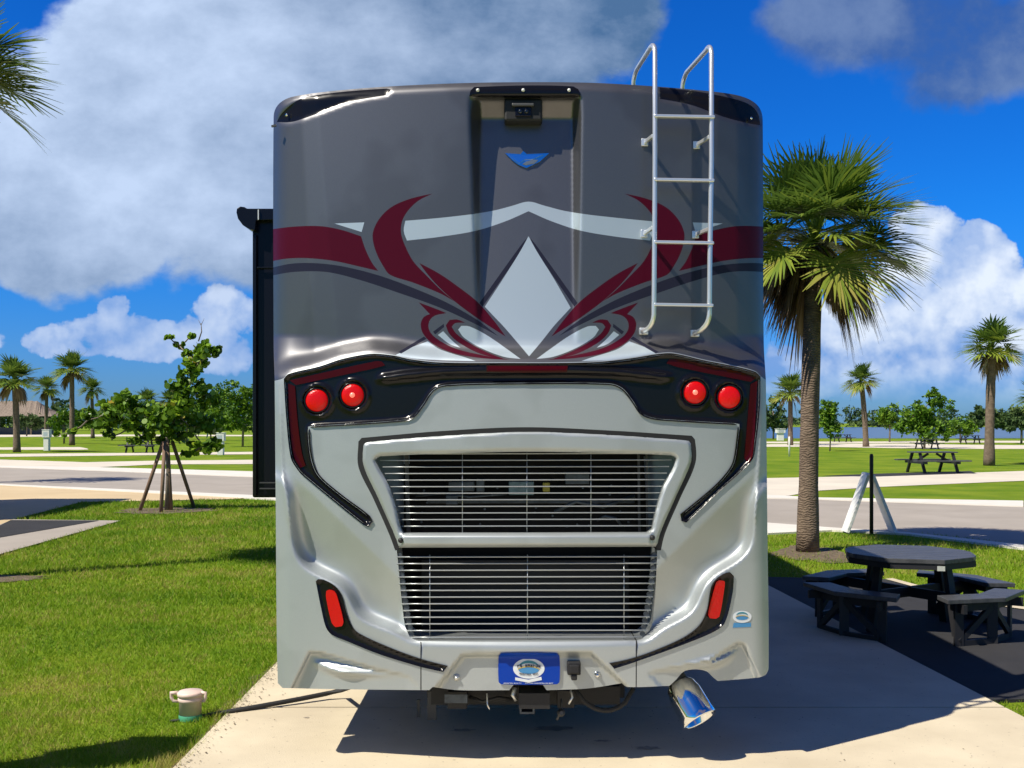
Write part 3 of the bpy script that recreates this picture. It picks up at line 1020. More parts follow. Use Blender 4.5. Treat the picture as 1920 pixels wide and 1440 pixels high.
line2 = [(812, 622), (832, 607), (833, 613), (816, 627)]
sl = [(627, 419), (683, 417), (678, 435)]
ridge = [(899, 568), (975, 462), (988, 446), (980, 466), (905, 575)]
for q, i_ in ((foot, 2), (petal, 2), (petal2, 2), (line1, 3), (line2, 3), (stripe, 3), (band, 1), (hook2, 1), (hook1, 1), (sliver, 1), (swoosh, 1), (sl, 2), (ridge, 3)):
    st = 5 if i_ != 3 else 7
    c_ = cpoly(q, st)
    dec.append((c_, i_)); dec.append((mir(c_), i_))
chev = cpoly([(760, 414), (820, 409), (882, 402), (925, 395), (960, 386), (991, 378), (1022, 386), (1057, 395), (1100, 402), (1162, 409), (1222, 415), (1225, 433), (1219, 451), (1157, 444), (1087, 432), (1032, 414), (991, 396), (950, 414), (895, 432), (825, 444), (763, 451), (757, 433)], 7, 30)
dec.append((chev, 2))
diam = cpoly([(991, 443), (975, 472), (945, 520), (909, 575), (925, 592), (945, 613), (970, 642), (992, 668), (1014, 642), (1037, 613), (1056, 592), (1070, 577), (1037, 520), (1007, 472)], 7, 30)
dec.append((diam, 2))
louL = cpoly([(519, 229), (525, 217), (537, 204), (550, 193), (567, 184), (625, 174), (725, 166), (733, 168), (727, 178), (690, 184), (660, 190), (625, 202), (570, 222), (545, 229)], 7, 35)
louR = cpoly([(1237, 164), (1310, 172), (1370, 184), (1397, 192), (1413, 202), (1422, 215), (1426, 235), (1407, 232), (1370, 223), (1345, 215), (1297, 197), (1237, 185)], 7, 35)
bar = cpoly([(880, 180), (882, 170), (889, 163), (985, 160), (1075, 162), (1084, 167), (1089, 176), (1088, 181), (985, 181)], 7, 35)
dec += [(louL, 4), (louR, 4)]
# rear_cap: relief for louvre recess
BASE2 = BASE + 0.012 * mask(louL, 3.0) + 0.012 * mask(louR, 3.0)
cap_d = sampler(BASE2)
panel('rear_cap', CAP, [M['grey_paint'], M['maroon'], M['white_paint'], M['navy'], M['gloss_black']], rv, regions=dec, dfn=cap_d, thick=.28, spacing=5.5)
panel('marker_bar', bar, [M['gloss_black']], rv, dfn=base_d, off=-.006, thick=.02, spacing=6)


def on(px, py, o=0.0):
    return Vector(to3(np.array(px, float), np.array(py, float), float(base_d(px, py)) + o))


def screw(px, py, r, parent, name='bolt', m_='chrome', o=-.008, rise=.006):
    mb = MB()
    mb.lathe(on(px, py, o + rise), [(r, 0), (r, rise), (r * .6, rise * 1.8), (0.0005, rise * 2.1)], 14, Vector((0, -1, 0)))
    return mb.build(name, M[m_], parent)


for px in (896, 981, 1067): screw(px, 169.5, .009, rv, 'marker_light', 'white_plastic')
screw(538, 216, .009, rv, 'bolt'); screw(1408, 222, .008, rv, 'bolt')

# rear camera under its hood
c_ = on(981, 211, -0.02)
mb = MB(); mb.box(c_, (.20, .10, .117)); camb = mb.build('camera_housing', M['matte_black'], rv, .012)
mb = MB(); mb.box(c_ + Vector((-.002, -.056, .022)), (.115, .03, .016)); mb.build('camera_hood', M['grey_metal'], camb, .004)
mb = MB(); mb.box(c_ + Vector((0, -.052, -.012)), (.085, .012, .05)); mb.build('camera_face', M['gloss_black'], camb, .004)
mb = MB()
for q in (-.016, .016): mb.lathe(c_ + Vector((q, -.058, -.012)), [(.012, 0), (.012, .008), (.007, .012)], 14, Vector((0, -1, 0)))
mb.build('lens', M['glass'], camb)

# winged emblem
eb = empty('emblem', (0, 0, 0)); eb.parent = rv; eb.location = (0, 0, 0)
def flat(name, pts, m_, parent, o, thick=.006, sp=8):
    return panel(name, pts, [m_], parent, dfn=base_d, off=o, thick=thick, spacing=sp)
flat('emblem_base', [(947, 287), (976, 289), (981, 283), (988, 289), (1030, 287), (1012, 303), (987, 315), (972, 309), (960, 300)], M['chrome'], eb, -.008)
flat('emblem_wing', [(953, 289.5), (986, 291), (1018, 290), (1000, 298), (984, 299), (973, 306), (962, 298)], M['emblem_blue'], eb, -.013)
flat('emblem_facet', [(986, 303), (1000, 299), (1009, 300), (1002, 306), (985, 309), (980, 307)], M['sheet'], eb, -.013)

# ---- lower rear panel (silver), with the openings
BOT = [(1441, 1255), (1435, 1266), (1424, 1270), (1346, 1277), (1337, 1270), (1325, 1259), (1305, 1255), (1282, 1259), (1268, 1274), (1255, 1286), (1175, 1288), (1166, 1281), (1100, 1291), (1025, 1294), (1018, 1284), (963, 1284), (955, 1294), (860, 1294), (811, 1288), (805, 1294), (787, 1294), (625, 1292), (530, 1290), (521, 1281)]
LOW = cpoly([(515, 714)] + BAND_TOP + [(1436, 712), (1439, 1000)] + BOT + [(519, 1200), (517, 950)], 6, 40)
HOLE = [(692, 847), (985, 820), (1284, 837), (1281, 893), (1226, 1015), (1232, 1032), (1224, 1165), (1218, 1185), (1203, 1199), (1190, 1202), (784, 1202), (768, 1194), (759, 1172), (744, 1032), (757, 1015), (692, 880)]
HOLE = cpoly(HOLE, 8, 30)
GAP = cpoly([(672, 828), (678, 821), (830, 808), (985, 801), (1140, 807), (1297, 817), (1303, 824), (1304, 868), (1275, 935), (1247, 1000), (1239, 1032), (741, 1032), (729, 1000), (700, 935), (672, 875)], 8, 40)
seam1 = [(788.2, 1203), (790.2, 1203), (790.4, 1298), (788.2, 1298)]
seam2 = [(1192.2, 1200), (1194.4, 1200), (1193.8, 1292), (1191.8, 1292)]
BANDP = BAND_TOP + [(1425, 760), (1417, 835), (1410, 863), (1347, 923), (1287, 980), (1278, 977), (1276, 964), (1335, 915), (1360, 889), (1374, 866), (1382, 815), (1384, 797), (1260, 790), (1222, 786), (1200, 776), (1182, 750), (1165, 730), (1142, 722), (962, 721), (832, 725), (812, 735), (795, 760), (775, 784), (750, 791), (580, 802), (582, 835), (588, 868), (600, 892), (640, 927), (693, 967), (698, 978), (691, 988), (681, 984), (567, 891), (555, 877), (545, 858), (537, 790)]
BANDS = cpoly([(x, y + 1.5) if i < len(BAND_TOP) else (x, y) for i, (x, y) in enumerate(BANDP)], 6, 35)
trimL = cpoly([(592, 1090), (596, 1086), (606, 1087), (628, 1099), (640, 1115), (650, 1150), (660, 1174), (672, 1187), (725, 1212), (787, 1235), (839, 1249), (831, 1260), (787, 1250), (712, 1227), (650, 1202), (622, 1190), (611, 1176), (602, 1140)], 6, 40)
trimR = cpoly([(1376, 1080), (1369, 1073), (1362, 1074), (1345, 1084), (1334, 1100), (1325, 1146), (1311, 1173), (1281, 1196), (1220, 1223), (1180, 1236), (1143, 1244), (1152, 1254), (1192, 1241), (1296, 1203), (1345, 1181), (1360, 1166), (1374, 1110)], 6, 40)
CUTS = [offset_poly(BANDS, -3.0), offset_poly(trimL, -2.2), offset_poly(trimR, -2.2)]
panel('rear_panel', LOW, [M['silver'], M['matte_black']], rv, holes=[HOLE], cuts=CUTS, regions=[(GAP, 1), (seam1, 1), (seam2, 1)], thick=.24, spacing=5.5)

# ---- engine door
DOOR = cpoly([(680, 832), (686, 828), (830, 816), (985, 808.5), (1140, 814), (1292, 824.5), (1297, 830), (1297, 866), (1268, 933), (1240, 998), (1233, 1025), (985, 1026), (747, 1027), (737, 1000), (708, 935), (680, 872)], 7, 40)
OPEN = cpoly([(703, 862), (712, 856), (850, 850), (985, 847), (1120, 849), (1260, 854), (1268, 859), (1262, 878), (1243, 915), (1230, 960), (1223, 992), (1214, 999), (985, 1000), (756, 1000), (751, 990), (742, 950), (728, 908), (710, 876)], 7, 35)
dd = BASE - 0.0 + 0.0
edge = mask(DOOR, 3.2) ; inner = 1 - mask(OPEN, 2.5)
DOORD = BASE + 0.02 * (1 - np.clip((edge - .45) * 2.0, 0, 1)) + 0.02 * (1 - np.clip(inner * 2 - 1.0, 0, 1)) * (PY < 1010)
DOORD = DOORD - 0.022 * mask([(752, 1001), (1222, 1001), (1222, 1025), (752, 1025)], 2.0)
door = panel('engine_door', DOOR, [M['silver']], rv, holes=[OPEN], dfn=sampler(DOORD), off=-.012, thick=.045, spacing=4.5)
for px in (751.5, 1223):
    screw(px, 1013 if px < 900 else 1008, .014, door, 'door_latch', 'matte_black', -.035, .008)

# ---- bay behind the openings
mb = MB()
A = [P(690, 835, .55), P(1290, 835, .55), P(1235, 1225, .55), P(745, 1225, .55)]
B = [P(670, 825, .06), P(1305, 825, .06), P(1240, 1215, .06), P(735, 1215, .06)]
mb.add(A + B, [(0, 1, 2, 3), (4, 5, 1, 0), (6, 7, 3, 2)])
bay = mb.build('engine_bay', M['void'], rv)
# slanted side sheets
mb = MB()
mb.add([P(696, 850, .07), P(757, 855, .22), P(757, 1000, .22), P(742, 1000, .07)], [(0, 1, 2, 3)])
mb.build('side_sheet', M['sheet'], bay); mb = MB()
mb.add([P(1278, 850, .07), P(1207, 855, .22), P(1215, 1000, .22), P(1232, 1000, .07)], [(0, 3, 2, 1)])
mb.build('side_sheet', M['sheet'], bay); mb = MB()
mb.add([P(757, 848, .22), P(768, 848, .22), P(768, 870, .22), P(757, 870, .22)], [(0, 1, 2, 3)])
mb.build('bay_tab', M['sheet'], bay)
mb = MB()
mb.bar(P(762, 845, .2), P(766, 1000, .2), .02, .02, Vector((0, 1, 0)))
mb.build('bay_bracket', M['grey_metal'], bay); mb = MB()
mb.bar(P(1197, 845, .2), P(1199, 1000, .2), .012, .02, Vector((0, 1, 0)))
mb.build('bay_bracket', M['grey_metal'], bay); mb = MB()
mb.bar(P(1212, 845, .18), P(1214, 1000, .18), .010, .02, Vector((0, 1, 0)))
mb.build('bay_bracket', M['grey_metal'], bay)


def bay_box(name, x0_, y0_, x1_, y1_, dd_, m_, dep_=.06):
    a, b = P(x0_, y0_, dd_), P(x1_, y1_, dd_)
    mb = MB(); mb.box(((a.x + b.x) / 2, a.y + dep_ / 2, (a.z + b.z) / 2), (abs(b.x - a.x), dep_, abs(b.z - a.z)))
    return mb.build(name, m_, bay, .004)


M['bay_grey'] = mat('bay_grey', (0.10, 0.12, 0.14), 0.5, 0.3, col2=(0.05, 0.06, 0.07), nscale=20)
M['bay_label'] = mat('bay_label', (0.18, 0.27, 0.30), 0.6, col2=(0.12, 0.18, 0.20), nscale=30)
M['bay_yellow'] = mat('bay_yellow', (0.35, 0.30, 0.04), 0.6)
for nm, x0_, y0_, x1_, y1_, dd_, k_ in [('bay_label', 954, 903, 1001, 928, .26, 'bay_label'), ('bay_module', 841, 903, 889, 921, .26, 'bay_grey'), ('bay_module', 836, 929, 858, 946, .26, 'bay_grey'),
                                 ('bay_pump', 1060, 885, 1105, 908, .3, 'bay_grey'), ('filler_cap', 1018, 905, 1031, 922, .22, 'bay_yellow'), ('bay_module', 893, 898, 908, 922, .28, 'bay_grey'),
                                 ('bay_beam', 800, 936, 1190, 944, .42, 'bay_grey'), ('bay_radiator', 790, 1050, 1180, 1190, .45, 'matte_black')]:
    bay_box(nm, x0_, y0_, x1_, y1_, dd_, M[k_])
mb = MB()
rr = random.Random(5)
for k in range(26):
    mb.lathe(P(rr.uniform(790, 1185), rr.uniform(900, 990), .3), [(.006, 0), (.006, .02)], 6, Vector((0, -1, 0)))
mb.tube([P(1120, 975, .25), P(1135, 968, .22), P(1155, 972, .22), P(1165, 985, .25)], .008, 6)
mb.tube([P(780, 930, .3), P(830, 925, .28), P(880, 932, .28), P(950, 926, .3)], .007, 6)
mb.tube([P(1040, 960, .3), P(1080, 940, .28), P(1130, 950, .3), P(1190, 930, .3)], .012, 6)
mb.build('bay_pipes', M['bay_grey'], bay)

# ---- grilles
def slats(name, rows, vx, dfun, rr_, parent, yr):
    mb = MB()
    for (yy, xa, xb) in rows:
        pts = []
        for k in range(13):
            x = xa + (xb - xa) * k / 12
            pts.append(P(x, yy - 1.2 * math.sin(math.pi * k / 12) * 0 - (x - 985) * .002, dfun(x)))
        mb.tube(pts, rr_, 6)
    for x in vx:
        mb.tube([P(x, yr[0], dfun(x) + .006), P(x, yr[1], dfun(x) + .006)], rr_ * .62, 6)
    return mb.build(name, M['slat'], parent)


rows = []
for k in range(12):
    yy = 850.5 + k * 12.35
    f_ = (yy - 850) / 150
    rows.append((yy, 706 + 48 * f_ ** .8, 1266 - 48 * f_ ** .8))
slats('upper_grille', rows, (867, 988, 1108), lambda x: .045 - .1 + .04 * ((x - 985) / 250) ** 2 * .3, .0034, rv, (848, 1000))
rows = []
for k in range(13):
    yy = 1044 + k * 12.55
    f_ = k / 12
    rows.append((yy, 744 + 20 * f_ ** 1.4 + (6 if k == 12 else 0), 1232 - 20 * f_ ** 1.4 - (8 if k == 12 else 0)))
slats('lower_grille', rows, (806, 989, 1170), lambda x: -.075 + .01 * ((x - 985) / 250) ** 2, .0038, rv, (1040, 1198))
mb = MB()
for k in range(13):
    yy = 1040 + k * 12.3
    f_ = k / 12
    mb.lathe(P(750 + 22 * f_ ** 1.3, yy, -.04), [(.014, 0), (.014, .02)], 8, Vector((0, -1, 0)))
mb.build('grille_clips', M['bay_grey'], rv); mb = MB()
for k in range(13):
    yy = 1040 + k * 12.3
    f_ = k / 12
    mb.lathe(P(1226 - 22 * f_ ** 1.3, yy, -.04), [(.014, 0), (.014, .02)], 8, Vector((0, -1, 0)))
mb.build('grille_clips', M['bay_grey'], rv)

# ---- black light band with tail lamps
mk = mask(BANDS, 4.5)
inn = np.clip((mk - .55) * 2.6, 0, 1)
BD = BASE + 0.028 * inn
wing = [(707, 712), (716, 704), (760, 697), (830, 691), (905, 688), (1070, 688), (1150, 691), (1215, 697), (1262, 706), (1240, 712), (1150, 702), (1075, 700), (905, 701), (830, 702), (760, 710), (722, 714)]
BD = BD - 0.030 * mask(wing, 3)
for (lx, ly) in ((595, 751), (662, 741), (1302, 736), (1366, 745)):
    rr_ = np.hypot(PX - lx, PY - ly)
    BD = BD - 0.014 * np.exp(-((rr_ - 28) / 3.5) ** 2) + 0.012 * (rr_ < 26)
bd_d = sampler(blur(BD, 1.6))
bandp = panel('light_housing', BANDS, [M['gloss_black']], rv, dfn=bd_d, off=-.012, thick=.03, spacing=4.5)


def on_band(px, py, o=0.0):
    return Vector(to3(np.array(px, float), np.array(py, float), float(bd_d(px, py)) - .012 + o))


for (lx, ly, hot) in ((595, 751, 0), (662, 741, 1), (1302, 736, 1), (1366, 745, 0)):
    c_ = on_band(lx, ly, .004)
    mb = MB(); mb.lathe(c_, [(.058, 0), (.058, .016), (.053, .022), (.030, .026), (.001, .028)], 32, Vector((0, -1, 0)))
    lamp = mb.build('tail_light', M['red'], bandp)
    mb = MB()
    for a in range(36):
        an = 2 * math.pi * a / 36
    ring = [(.060, 0), (.066, .002), (.068, .016), (.064, .022), (.060, .020)]
    mb.lathe(c_, ring, 36, Vector((0, -1, 0)), caps=False)
    mb.build('lamp_bezel', M['gloss_black'], lamp)
    if hot:
        mb = MB(); mb.lathe(c_ + Vector((0, -.024, 0)), [(.015, 0), (.013, .004), (.001, .008)], 20, Vector((0, -1, 0)))
        mb.build('lamp_core', M['red_hot'], lamp)
for q in ([(543, 713), (705, 677), (716, 678), (722, 685), (700, 691), (555, 722)], [(540, 719), (553, 724), (558, 790), (566, 850), (573, 873), (563, 877), (551, 855), (543, 790)],
          [(1418, 708), (1408, 716), (1270, 688), (1250, 681), (1254, 674), (1268, 673), (1385, 697)], [(1420, 714), (1408, 720), (1402, 790), (1396, 860), (1404, 868), (1411, 855), (1416, 790)]):
    panel('light_strip', cpoly(q, 6, 40), [M['red_dark']], bandp, dfn=bd_d, off=-.018, thick=.01, spacing=6)
panel('brake_light', [(912, 685), (1065, 685.5), (1063, 698), (985, 699), (912, 697)], [M['red_dark']], bandp, dfn=bd_d, off=-.022, thick=.015, spacing=6)

# ---- lower black trims with fog lamps
BT = BASE + 0.016 * (np.clip((mask(trimL, 3) - .6) * 3, 0, 1) + np.clip((mask(trimR, 3) - .6) * 3, 0, 1))
bt_d = sampler(blur(BT, 1.5))
for tr, lens in ((trimL, [(612, 1108), (617, 1106), (627, 1109), (632, 1118), (644, 1166), (641, 1174), (629, 1176), (622, 1168), (611, 1118)]),
                 (trimR, [(1344, 1091), (1349, 1088), (1359, 1090), (1359, 1098), (1349, 1156), (1343, 1160), (1331, 1159), (1328, 1152), (1341, 1098)])):
    to = panel('fog_light_trim', tr, [M['gloss_black']], rv, dfn=bt_d, off=-.010, thick=.02, spacing=4.5)
    panel('fog_light', cpoly(lens, 5, 50), [M['reflector']], to, dfn=bt_d, off=-.020, thick=.016, spacing=5)

# ---- number plate, socket, bolts, sticker
pl = panel('license_plate', cpoly([(935, 1230), (939, 1226), (1045, 1226), (1049, 1230), (1049, 1279), (1045, 1283), (939, 1283), (935, 1279)], 6, 80), [M['plate_blue']], rv, dfn=base_d, off=-.012, thick=.004, spacing=8)


def oval(cx, cy, rx, ry, n=36, a0=0, a1=360):
    return [(cx + rx * math.cos(R(a0 + (a1 - a0) * k / (n if a1 - a0 == 360 else n - 1))), cy + ry * math.sin(R(a0 + (a1 - a0) * k / (n if a1 - a0 == 360 else n - 1)))) for k in range(n)]


def badge(parent, cx, cy, s, o0, extra=True):
    flat('badge', oval(cx, cy, 29.5 * s, 19 * s), M['pale_print'], parent, o0, .001, 8)
    bdg = parent.children[-1] if parent.children else parent
    arc_up = oval(cx, cy, 20 * s, 15 * s, 14, 205, 335) + oval(cx, cy, 20 * s, 10 * s, 14, 330, 210)
    flat('badge_print', arc_up, M['teal_print'], parent, o0 - .0015, .001, 6)
    low = oval(cx, cy + 3 * s, 19 * s, 7 * s, 24)
    flat('badge_print', low, M['lake_print'], parent, o0 - .0012, .001, 6)
    gold = oval(cx, cy + 8 * s, 25 * s, 13 * s, 14, 215, 325) + oval(cx, cy + 9.5 * s, 25 * s, 12 * s, 14, 325, 215)
    flat('badge_print', gold, M['gold_print'], parent, o0 - .0022, .001, 6)


def glyphs(parent, name, cx, cy, w, h, n, m_, o, seed, arc=0.0):
    """rows of tiny illegible strokes, like the print on the plate at this distance"""
    rr = random.Random(seed)
    mb = MB()
    step = w / n
    for i in range(n):
        x = cx - w / 2 + step * (i + .5)
        if rr.random() < .12: continue
        yy = cy + arc * ((x - cx) / (w / 2)) ** 2
        for q in range(rr.choice((1, 2, 2))):
            xx = x + (q - .5) * step * .45
            a, b = on(xx, yy - h / 2, o), on(xx + rr.uniform(-.2, .2) * step, yy + h / 2, o)
            mb.bar(a, b, step * .22 / 360, .0008, Vector((0, 1, 0)))
        a, b = on(x - step * .3, yy + rr.choice((-1, 0, 1)) * h * .4, o), on(x + step * .3, yy + rr.choice((-1, 0, 1)) * h * .4, o)
        mb.bar(a, b, h * .25 / 360, .0008, Vector((0, 1, 0)))
    mb.build(name, m_, parent)


badge(pl, 991.5, 1253.5, 1.0, -.0135)
glyphs(pl, 'plate_text', 994, 1232, 60, 2.8, 22, M['pale_print'], -.014, 1)
glyphs(pl, 'plate_text', 991.5, 1248.0, 44, 5.0, 9, M['navy'], -.0165, 2, 1.5)
glyphs(pl, 'plate_text', 991.5, 1264.5, 36, 3, 13, M['navy'], -.0165, 3, -2.0)
flat('plate_ribbon', [(966, 1270), (991, 1274.5), (1015, 1269), (1016, 1275), (991, 1280), (966, 1275.5)], M['pale_print'], pl, -.0145, .001, 6)
glyphs(pl, 'plate_text', 991, 1281, 94, 1.6, 30, M['pale_print'], -.014, 9)
mb = MB(); mb.lathe(on(956, 1232, -.013), [(.006, 0), (.006, .003)], 10, Vector((0, -1, 0))); mb.build('plate_bolt', M['sheet'], pl)
mb = MB()
c_ = on(1076, 1252, -.02)
mb.box(c_, (.068, .05, .066)); mb.box(c_ + Vector((0, -.01, -.044)), (.03, .04, .03)); mb.box(c_ + Vector((0, -.03, .0)), (.05, .02, .045))
mb.build('trailer_socket', M['matte_black'], rv, .006)
for px, py in ((1120, 1265), (856, 1270)):
    mb = MB(); mb.lathe(on(px, py, 0), [(.018, 0), (.018, .004), (.010, .007), (.008, .02), (.001, .022)], 16, Vector((0, -1, 0)))
    mb.build('hook_bolt', M['chrome'] if px > 1000 else M['alu'], rv)
st = flat('sticker', [(1376, 1168), (1408, 1168), (1408, 1175.5), (1374, 1177)], M['lake_print'], rv, -.002, .001, 8)
badge(st, 1391.5, 1156.5, .60, -.0035)

# ---- side marker and far-side bits
mb = MB(); mb.box((x0 - .012, D0 + .55, H - (1115 - HY) * (D0 + .3) / F), (.03, .12, .07)); mb.build('side_marker', M['amber'], rv, .005)
mb = MB(); mb.bar(P(509, 237, .16), P(518, 235, .16), .012, .010); mb.build('roof_vent_lip', M['grey_metal'], rv)

# ---- slide-out room with awning, left side
mb = MB()
sx0 = (473 - 960) / F * 8.0
mb.box(((sx0 + x0) / 2, 8.0 + 2.2, (1.24 + 3.36) / 2), (x0 - sx0, 4.4, 3.36 - 1.24))
slide = mb.build('slide_out', M['slide'], rv, .012)
mb = MB()
mb.bar(P(478, 440, Y=7.98), P(478, 930, Y=7.98), .028, .03, Vector((0, 1, 0)))
mb.bar(P(482, 502, Y=7.975), P(520, 502, Y=7.975), .012, .02, Vector((0, 1, 0)))
mb.build('slide_trim', M['gloss_black'], slide, .004)
mb = MB()
for yy in (905, 916): mb.bar(P(487, yy, Y=7.97), P(525, yy, Y=7.97), .008, .02, Vector((0, 1, 0)))
mb.build('slide_seal', M['grey_metal'], slide)
mb = MB()
c0 = P(463, 403, Y=7.95)
prof2 = [(443, 398), (444, 391), (450, 387), (458, 388), (463, 391), (520, 391), (520, 412), (480, 413), (478, 432), (468, 430), (455, 422), (446, 410)]
pA = [P(x, y, Y=7.93) for x, y in prof2]
n = len(pA)
pB = [p + Vector((0, 4.5, 0)) for p in pA]
mb.add(pA + pB, [tuple(range(n)), tuple(range(2 * n - 1, n - 1, -1))] + [(i, i + n, (i + 1) % n + n, (i + 1) % n) for i in range(n)])
mb.build('awning_roll', M['gloss_black'], slide, .004)
mb = MB(); mb.bar(P(484.5, 393, Y=7.92), P(484.5, 412, Y=7.92), .007, .01, Vector((0, 1, 0))); mb.build('awning_cap', M['pale_print'], slide)

# ---- ladder
lad = empty('ladder', (0, 0, 0)); lad.parent = rv
LD = -.10


def rail(pts):
    mb = MB(); mb.tube(pts, .0125, 14)
    return mb.build('ladder_rail', M['alu'], lad)


def arc3(a, b, c, n=6):
    a, b, c = Vector(a), Vector(b), Vector(c)
    return [(a * (1 - t) ** 2 + b * (2 * t * (1 - t)) + c * t ** 2) for t in [k / n for k in range(n + 1)]]


def rail_pts(xt, xr_top, xb, xhook, dyy, foot):
    p = [P(xhook, 175 + dyy, .45), P(xhook + 1, 153 + dyy, .45)]
    p += arc3(P(xhook + 2, 146 + dyy, .44), P(xhook + 4, 136 + dyy, .43), P(xhook + 9, 127 + dyy, .38), 4)
    p += arc3(P(xr_top - 9, 92 + dyy * .4, 0.02), P(xr_top - 1, 76 + dyy * .4, LD + .02), P(xr_top + 1, 98 + dyy * .4, LD), 6)
    p += [P(xt, 300, LD), P(xb, 480, LD)]
    p += arc3(P(xb - 1, 590, LD), P(xb - 3, 616, LD), P(foot[0], foot[1], -.02), 6)
    return p


rail(rail_pts(1228, 1227, 1227, 1187, 0, (1204, 622)))
rail(rail_pts(1334, 1333, 1331, 1279, 8, (1301, 626)))
for yy in (218, 337, 454, 571):
    mb = MB(); mb.bar(P(1226, yy, LD - .004), P(1340 - (yy - 218) * .008, yy + 2, LD - .004), .030, .016, Vector((0, 0, 1)))
    mb.build('ladder_rung', M['alu'], lad, .004)
for (bx, by, tx_, ty_) in ((1209, 267, 1224, 255), (1306, 272, 1330, 257), (1208, 438, 1224, 427), (1304, 440, 1330, 429)):
    mb = MB()
    mb.bar(on(bx, by, -.004), P(tx_, ty_, LD + .01), .014, .020)
    mb.box(on(bx, by, -.006), (.036, .012, .040))
    mb.build('ladder_bracket', M['alu'], lad, .003)
for (bx, by) in ((1207, 621), (1303, 625)):
    mb = MB(); mb.box(on(bx, by, -.008), (.046, .02, .036)); mb.build('ladder_foot', M['alu'], lad, .004)

# ---- underneath: hitch, exhaust, cables
mb = MB()
mb.box(P(985, 1300, .42), (1.05, .10, .10)); mb.box(P(985, 1270, .9), (1.15, .5, .12))
mb.box(P(1000, 1292, .2), (.16, .5, .08)); mb.box(P(860, 1300, .3), (.10, .3, .09)); mb.box(P(1060, 1306, .25), (.09, .12, .09))
mb.box(P(930, 1300, .3), (.10, .1, .07)); mb.tube([P(880, 1306, .2), P(905, 1316, .18), P(935, 1308, .2), P(960, 1312, .2)], .010, 8)
mb.build('chassis', M['matte_black'], rv)
h_ = P(988, 1319, .06)
mb = MB()
for (dx, dz, w_, t_) in ((-.034, 0, .010, .078), (.034, 0, .010, .078), (0, .034, .058, .010), (0, -.034, .058, .010)):
    mb.box(h_ + Vector((dx, 0.05, dz)), (w_, .22, t_))
hit = mb.build('hitch_receiver', M['bay_grey'], rv)
mb = MB(); mb.tube([P(1070, 1295, .06), P(1073, 1308, .03), P(1066, 1320, .03)], .006, 8, 0); mb.build('tow_hook', M['alu'], rv); mb = MB(); mb.tube([P(966, 1290, .05), P(962, 1304, .03), P(968, 1312, .04)], .012, 8)
mb.build('tow_hook', M['alu'], rv); mb = MB()
mb.tube([P(913, 1300, .06), P(914, 1322, .04), P(918, 1330, .04)], .004, 6)
mb.build('tow_hook', M['alu'], rv)
mb = MB(); mb.lathe(P(1052, 1336, .05), [(.020, 0), (.022, .01), (.012, .02), (.010, .05)], 14, Vector((0, -1, .2))); mb.tube([P(1052, 1310, .08), P(1053, 1330, .06), P(1044, 1350, .04)], .006, 6)
mb.build('round_pin', M['grey_metal'], rv)
mb = MB(); mb.tube([P(1080, 1295, .1)] + arc3(P(1095, 1315, .1), P(1135, 1348, .08), P(1172, 1318, .1), 8) + [P(1188, 1290, .12)], .013, 10)
mb.build('loop_cable', M['rubber'], rv)
mb = MB(); mb.box(P(855, 1310, .06), (.12, .008, .045)); mb.build('data_tag', M['bay_grey'], rv)
mb = MB(); mb.box(P(810, 1322, .5), (.05, .02, .16)); mb.build('hanging_bracket', M['grey_metal'], rv); mb = MB(); mb.box(P(785, 1328, .6), (.02, .02, .10)); mb.build('hanging_bracket', M['grey_metal'], rv)

ex_a, ex_b = P(1264, 1266, .14), P(1307, 1340, .02)
ax = (ex_b - ex_a).normalized()
mb = MB(); mb.tube([P(1225, 1262, .5), ex_a - ax * .05, ex_a + ax * .10], .055, 18); exo = mb.build('exhaust_pipe', M['grey_metal'], rv)
L_ = (ex_b - ex_a).length
mb = MB()
outer = [(.064, .05), (.080, .07), (.092, .12), (.095, L_ - .0), (.098, L_ + .03), (.094, L_ + .035), (.086, L_ + .025), (.080, L_ - .08)]
mb.lathe(ex_a, outer, 40, ax, caps=False)
tip = mb.build('exhaust_tip', M['chrome'], exo)
mb = MB(); mb.lathe(ex_a, [(.080, L_ - .08), (.001, L_ - .10)], 24, ax, caps=False); mb.build('pipe_mouth', M['void'], exo)

# ---------------------------------------------------------------- sewer fitting and cable beside the pad
g = G(357, 1350)
sw = empty('sewer_cap', (g.x, g.y, 0), 'pinkish white plastic sewer riser with eared cap standing in the grass', 'sewer cap')
mb = MB(); mb.lathe((g.x, g.y, 0), [(.066, .0), (.066, .115), (.072, .118), (.074, .135), (.068, .14), (.068, .148), (.078, .15), (.078, .168), (.070, .176), (.001, .178)], 32)
mb.build('riser', M['pvc'], sw)
mb = MB(); mb.lathe((g.x, g.y, 0), [(.0675, .004), (.0685, .006), (.0685, .036), (.0675, .038)], 32, caps=False); mb.build('green_collar', M['green_pvc'], sw)
for s_, w_ in ((-1, 1.0), (1, .55)):
    mb = MB()
    mb.tube([(g.x + s_ * .070, g.y - .01, .168), (g.x + s_ * (.070 + .045 * w_), g.y - .01, .166), (g.x + s_ * (.070 + .042 * w_), g.y - .01, .14), (g.x + s_ * (.070 + .03 * w_), g.y - .01, .118), (g.x + s_ * .066, g.y - .01, .115)], [.012, .011, .011, .010, .008], 8)
    mb.build('cam_ear', M['pvc'], sw)

